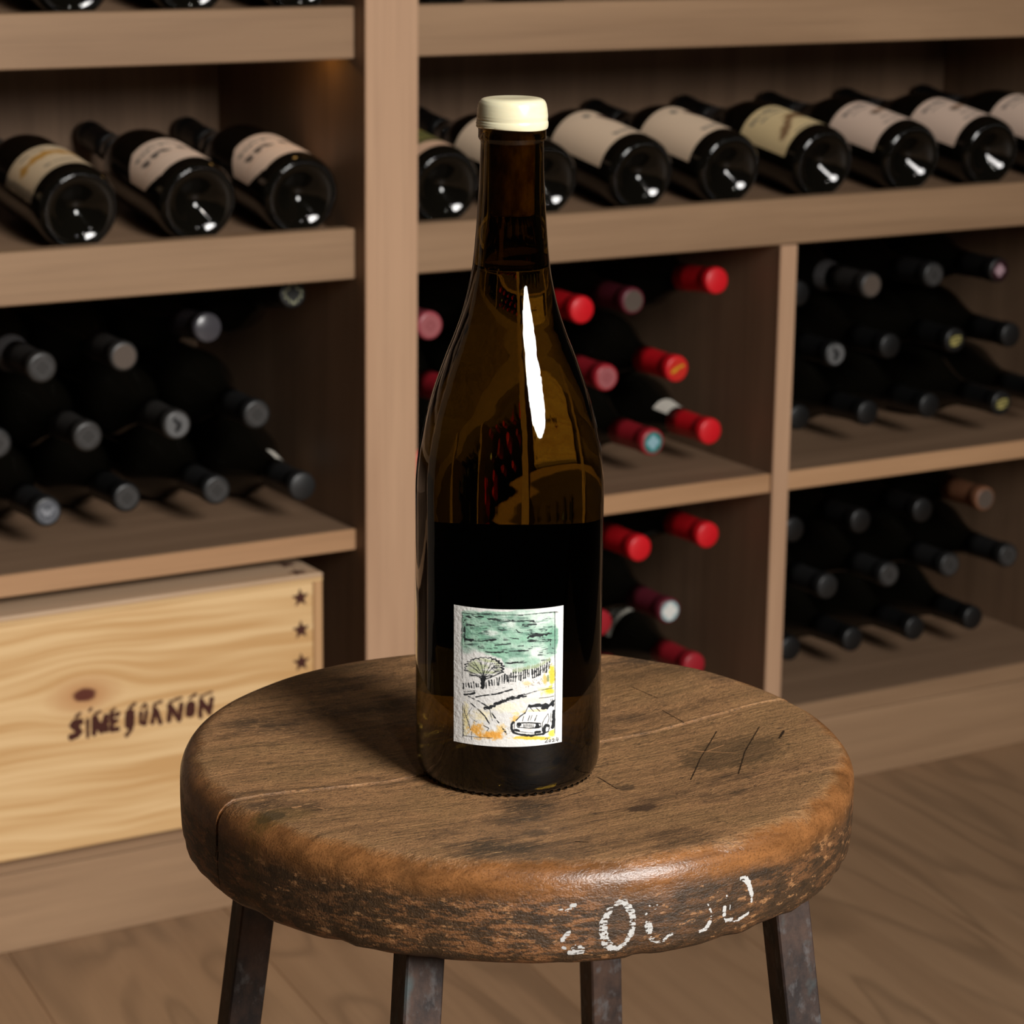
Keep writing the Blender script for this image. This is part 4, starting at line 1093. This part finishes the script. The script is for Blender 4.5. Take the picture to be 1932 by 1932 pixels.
# field lines
for pts, w, dr in (([(335, 1182), (450, 1165)], 22, .25), ([(330, 1150), (450, 1140)], 9, .4), ([(470, 1205), (560, 1190), (740, 1165), (890, 1120)], 15, .3), ([(560, 1190), (740, 1165)], 20, .35),
    ([(575, 1337), (650, 1318), (760, 1265)], 34, .3), ([(680, 1290), (760, 1262), (900, 1215), (1030, 1188)], 38, .28), ([(1030, 1180), (1150, 1140)], 7, .2), ([(1150, 1140), (1370, 1095)], 5, .5),
    ([(410, 1280), (500, 1350), (570, 1420), (630, 1510)], 13, .3), ([(380, 1200), (470, 1240), (560, 1290), (612, 1332)], 9, .3), ([(500, 1250), (600, 1310)], 9, .4), ([(630, 1345), (645, 1420), (660, 1470)], 7, .2),
    ([(655, 1390), (735, 1500)], 12, .25), ([(330, 1335), (345, 1400), (380, 1490), (405, 1570)], 8, .3), ([(360, 1420), (420, 1330)], 5, .3), ([(560, 1530), (620, 1560), (600, 1590)], 8, .3), ([(770, 1545), (830, 1625)], 14, .35),
    ([(590, 1450), (625, 1515)], 14, .3), ([(420, 1600), (418, 1690)], 7, .3), ([(450, 1470), (478, 1490), (485, 1470)], 5, .2), ([(335, 1350), (325, 1640)], 5, .5), ([(700, 1120), (830, 1095)], 5, .5)):
    S(pts, w, .95, dr)
for i in range(18):
    xx, yy = g2.uniform(340, 560), g2.uniform(1330, 1520); S([(xx, yy), (xx + g2.uniform(-4, 6), yy + g2.uniform(12, 34))], 4, .5, .3, col=(.45, .38, .25))
for i in range(14):
    xx, yy = g2.uniform(790, 880), g2.uniform(1530, 1620); S([(xx, yy), (xx + 14, yy + g2.uniform(-8, 14))], 4, .6, .3, col=(.3, .24, .16))
# car
def fill(poly, col, a=1.0):
    P = np.array(poly); ins = np.zeros(X.shape, bool); j = len(P) - 1
    for i in range(len(P)):
        xi, yi = P[i]; xj, yj = P[j]
        ins ^= ((yi > Y) != (yj > Y)) & (X < (xj - xi) * (Y - yi) / (yj - yi + 1e-9) + xi); j = i
    cv.over(ins * a, col)
fill([(912, 1608), (918, 1490), (955, 1450), (1030, 1395), (1068, 1330), (1090, 1300), (1290, 1280), (1375, 1215), (1378, 1560), (1250, 1620)], (.90, .895, .88))
fill([(1080, 1345), (1290, 1330), (1290, 1365), (1060, 1372)], (.93, .80, .55), .5)
for pts, w in (([(1085, 1308), (1180, 1296), (1290, 1292)], 36), ([(1240, 1325), (1290, 1322), (1345, 1272)], 32), ([(1362, 1250), (1358, 1290)], 34), ([(905, 1608), (1000, 1632), (1110, 1640), (1255, 1615)], 24),
    ([(950, 1502), (1080, 1494), (1215, 1500)], 13), ([(1215, 1500), (1222, 1535), (1195, 1550)], 10), ([(955, 1545), (1080, 1556), (1195, 1550)], 10), ([(950, 1502), (945, 1530), (957, 1545)], 12),
    ([(972, 1518), (976, 1522)], 46), ([(1180, 1524), (1186, 1526)], 48), ([(930, 1578), (972, 1588)], 22), ([(1160, 1600), (1215, 1597)], 28), ([(1265, 1602), (1255, 1560), (1282, 1520), (1312, 1525)], 34), ([(1275, 1602), (1310, 1590), (1322, 1550)], 12),
    ([(1372, 1360), (1372, 1450), (1358, 1545)], 36), ([(905, 1492), (880, 1520), (885, 1570), (905, 1600)], 30), ([(1022, 1425), (1010, 1475)], 6), ([(1092, 1415), (1072, 1472)], 7), ([(1120, 1410), (1100, 1465)], 5), ([(1175, 1408), (1150, 1470)], 8),
    ([(1100, 1328), (1140, 1368)], 8), ([(1168, 1326), (1208, 1362)], 8), ([(1305, 1388), (1262, 1450), (1238, 1500)], 7), ([(1305, 1388), (1318, 1440), (1300, 1500)], 6), ([(1340, 1380), (1335, 1480)], 6), ([(1040, 1382), (985, 1420), (935, 1470)], 12), ([(918, 1490), (915, 1590)], 7), ([(1240, 1500), (1238, 1590)], 7), ([(1335, 1225), (1340, 1250)], 5), ([(1352, 1220), (1354, 1245)], 5), ([(1200, 1215), (1300, 1205), (1370, 1190)], 5), ([(1070, 1315), (1045, 1375)], 6), ([(930, 1592), (1160, 1612)], 6)):
    S(pts, w, .96, 0, .25)
for xx in range(1022, 1150, 16): S([(xx, 1512), (xx + 2, 1540)], 8, .85, 0, .2)
S([(1015, 1570), (1140, 1572)], 5, .5, .2, col=(.75, .45, .40))
# drawn frame
for pts in ([(304, 268), (304, 700), (308, 1000)], [(314, 1280), (317, 1480), (318, 1658)], [(304, 270), (480, 290), (760, 292), (1000, 290), (1370, 252)], [(1371, 250), (1376, 700), (1384, 1100), (1386, 1610)], [(318, 1643), (480, 1660), (660, 1670)]):
    S(pts, 6, .95, .1, .25)
S([(1130, 285), (1370, 255), (1410, 258)], 14, .7, .5)
# year
for pts in ([(1273, 1680), (1285, 1663), (1303, 1668), (1298, 1690), (1272, 1714), (1308, 1708)], [(1330, 1680), (1318, 1695), (1325, 1708), (1338, 1700), (1340, 1686), (1330, 1680)], [(1357, 1682), (1366, 1670), (1380, 1676), (1376, 1690), (1358, 1704), (1390, 1697)], [(1412, 1655), (1402, 1688), (1430, 1682)], [(1424, 1662), (1420, 1702)]):
    S(pts, 6.5, 1, 0, .15)
def hero_label_fn(U, Vv):
    a = math.radians(-120.9) + (U - 0.5) * 2 * half
    return np.stack([0.04005 * np.cos(a), 0.04005 * np.sin(a), 0.0832 + (0.0236 - 0.0832) * Vv], -1)
hl = grid_print('front_label', hero_label_fn, cv.c, hero_paper, hero)
hl['label'] = 'textured white label with green sky, tree and car drawing'
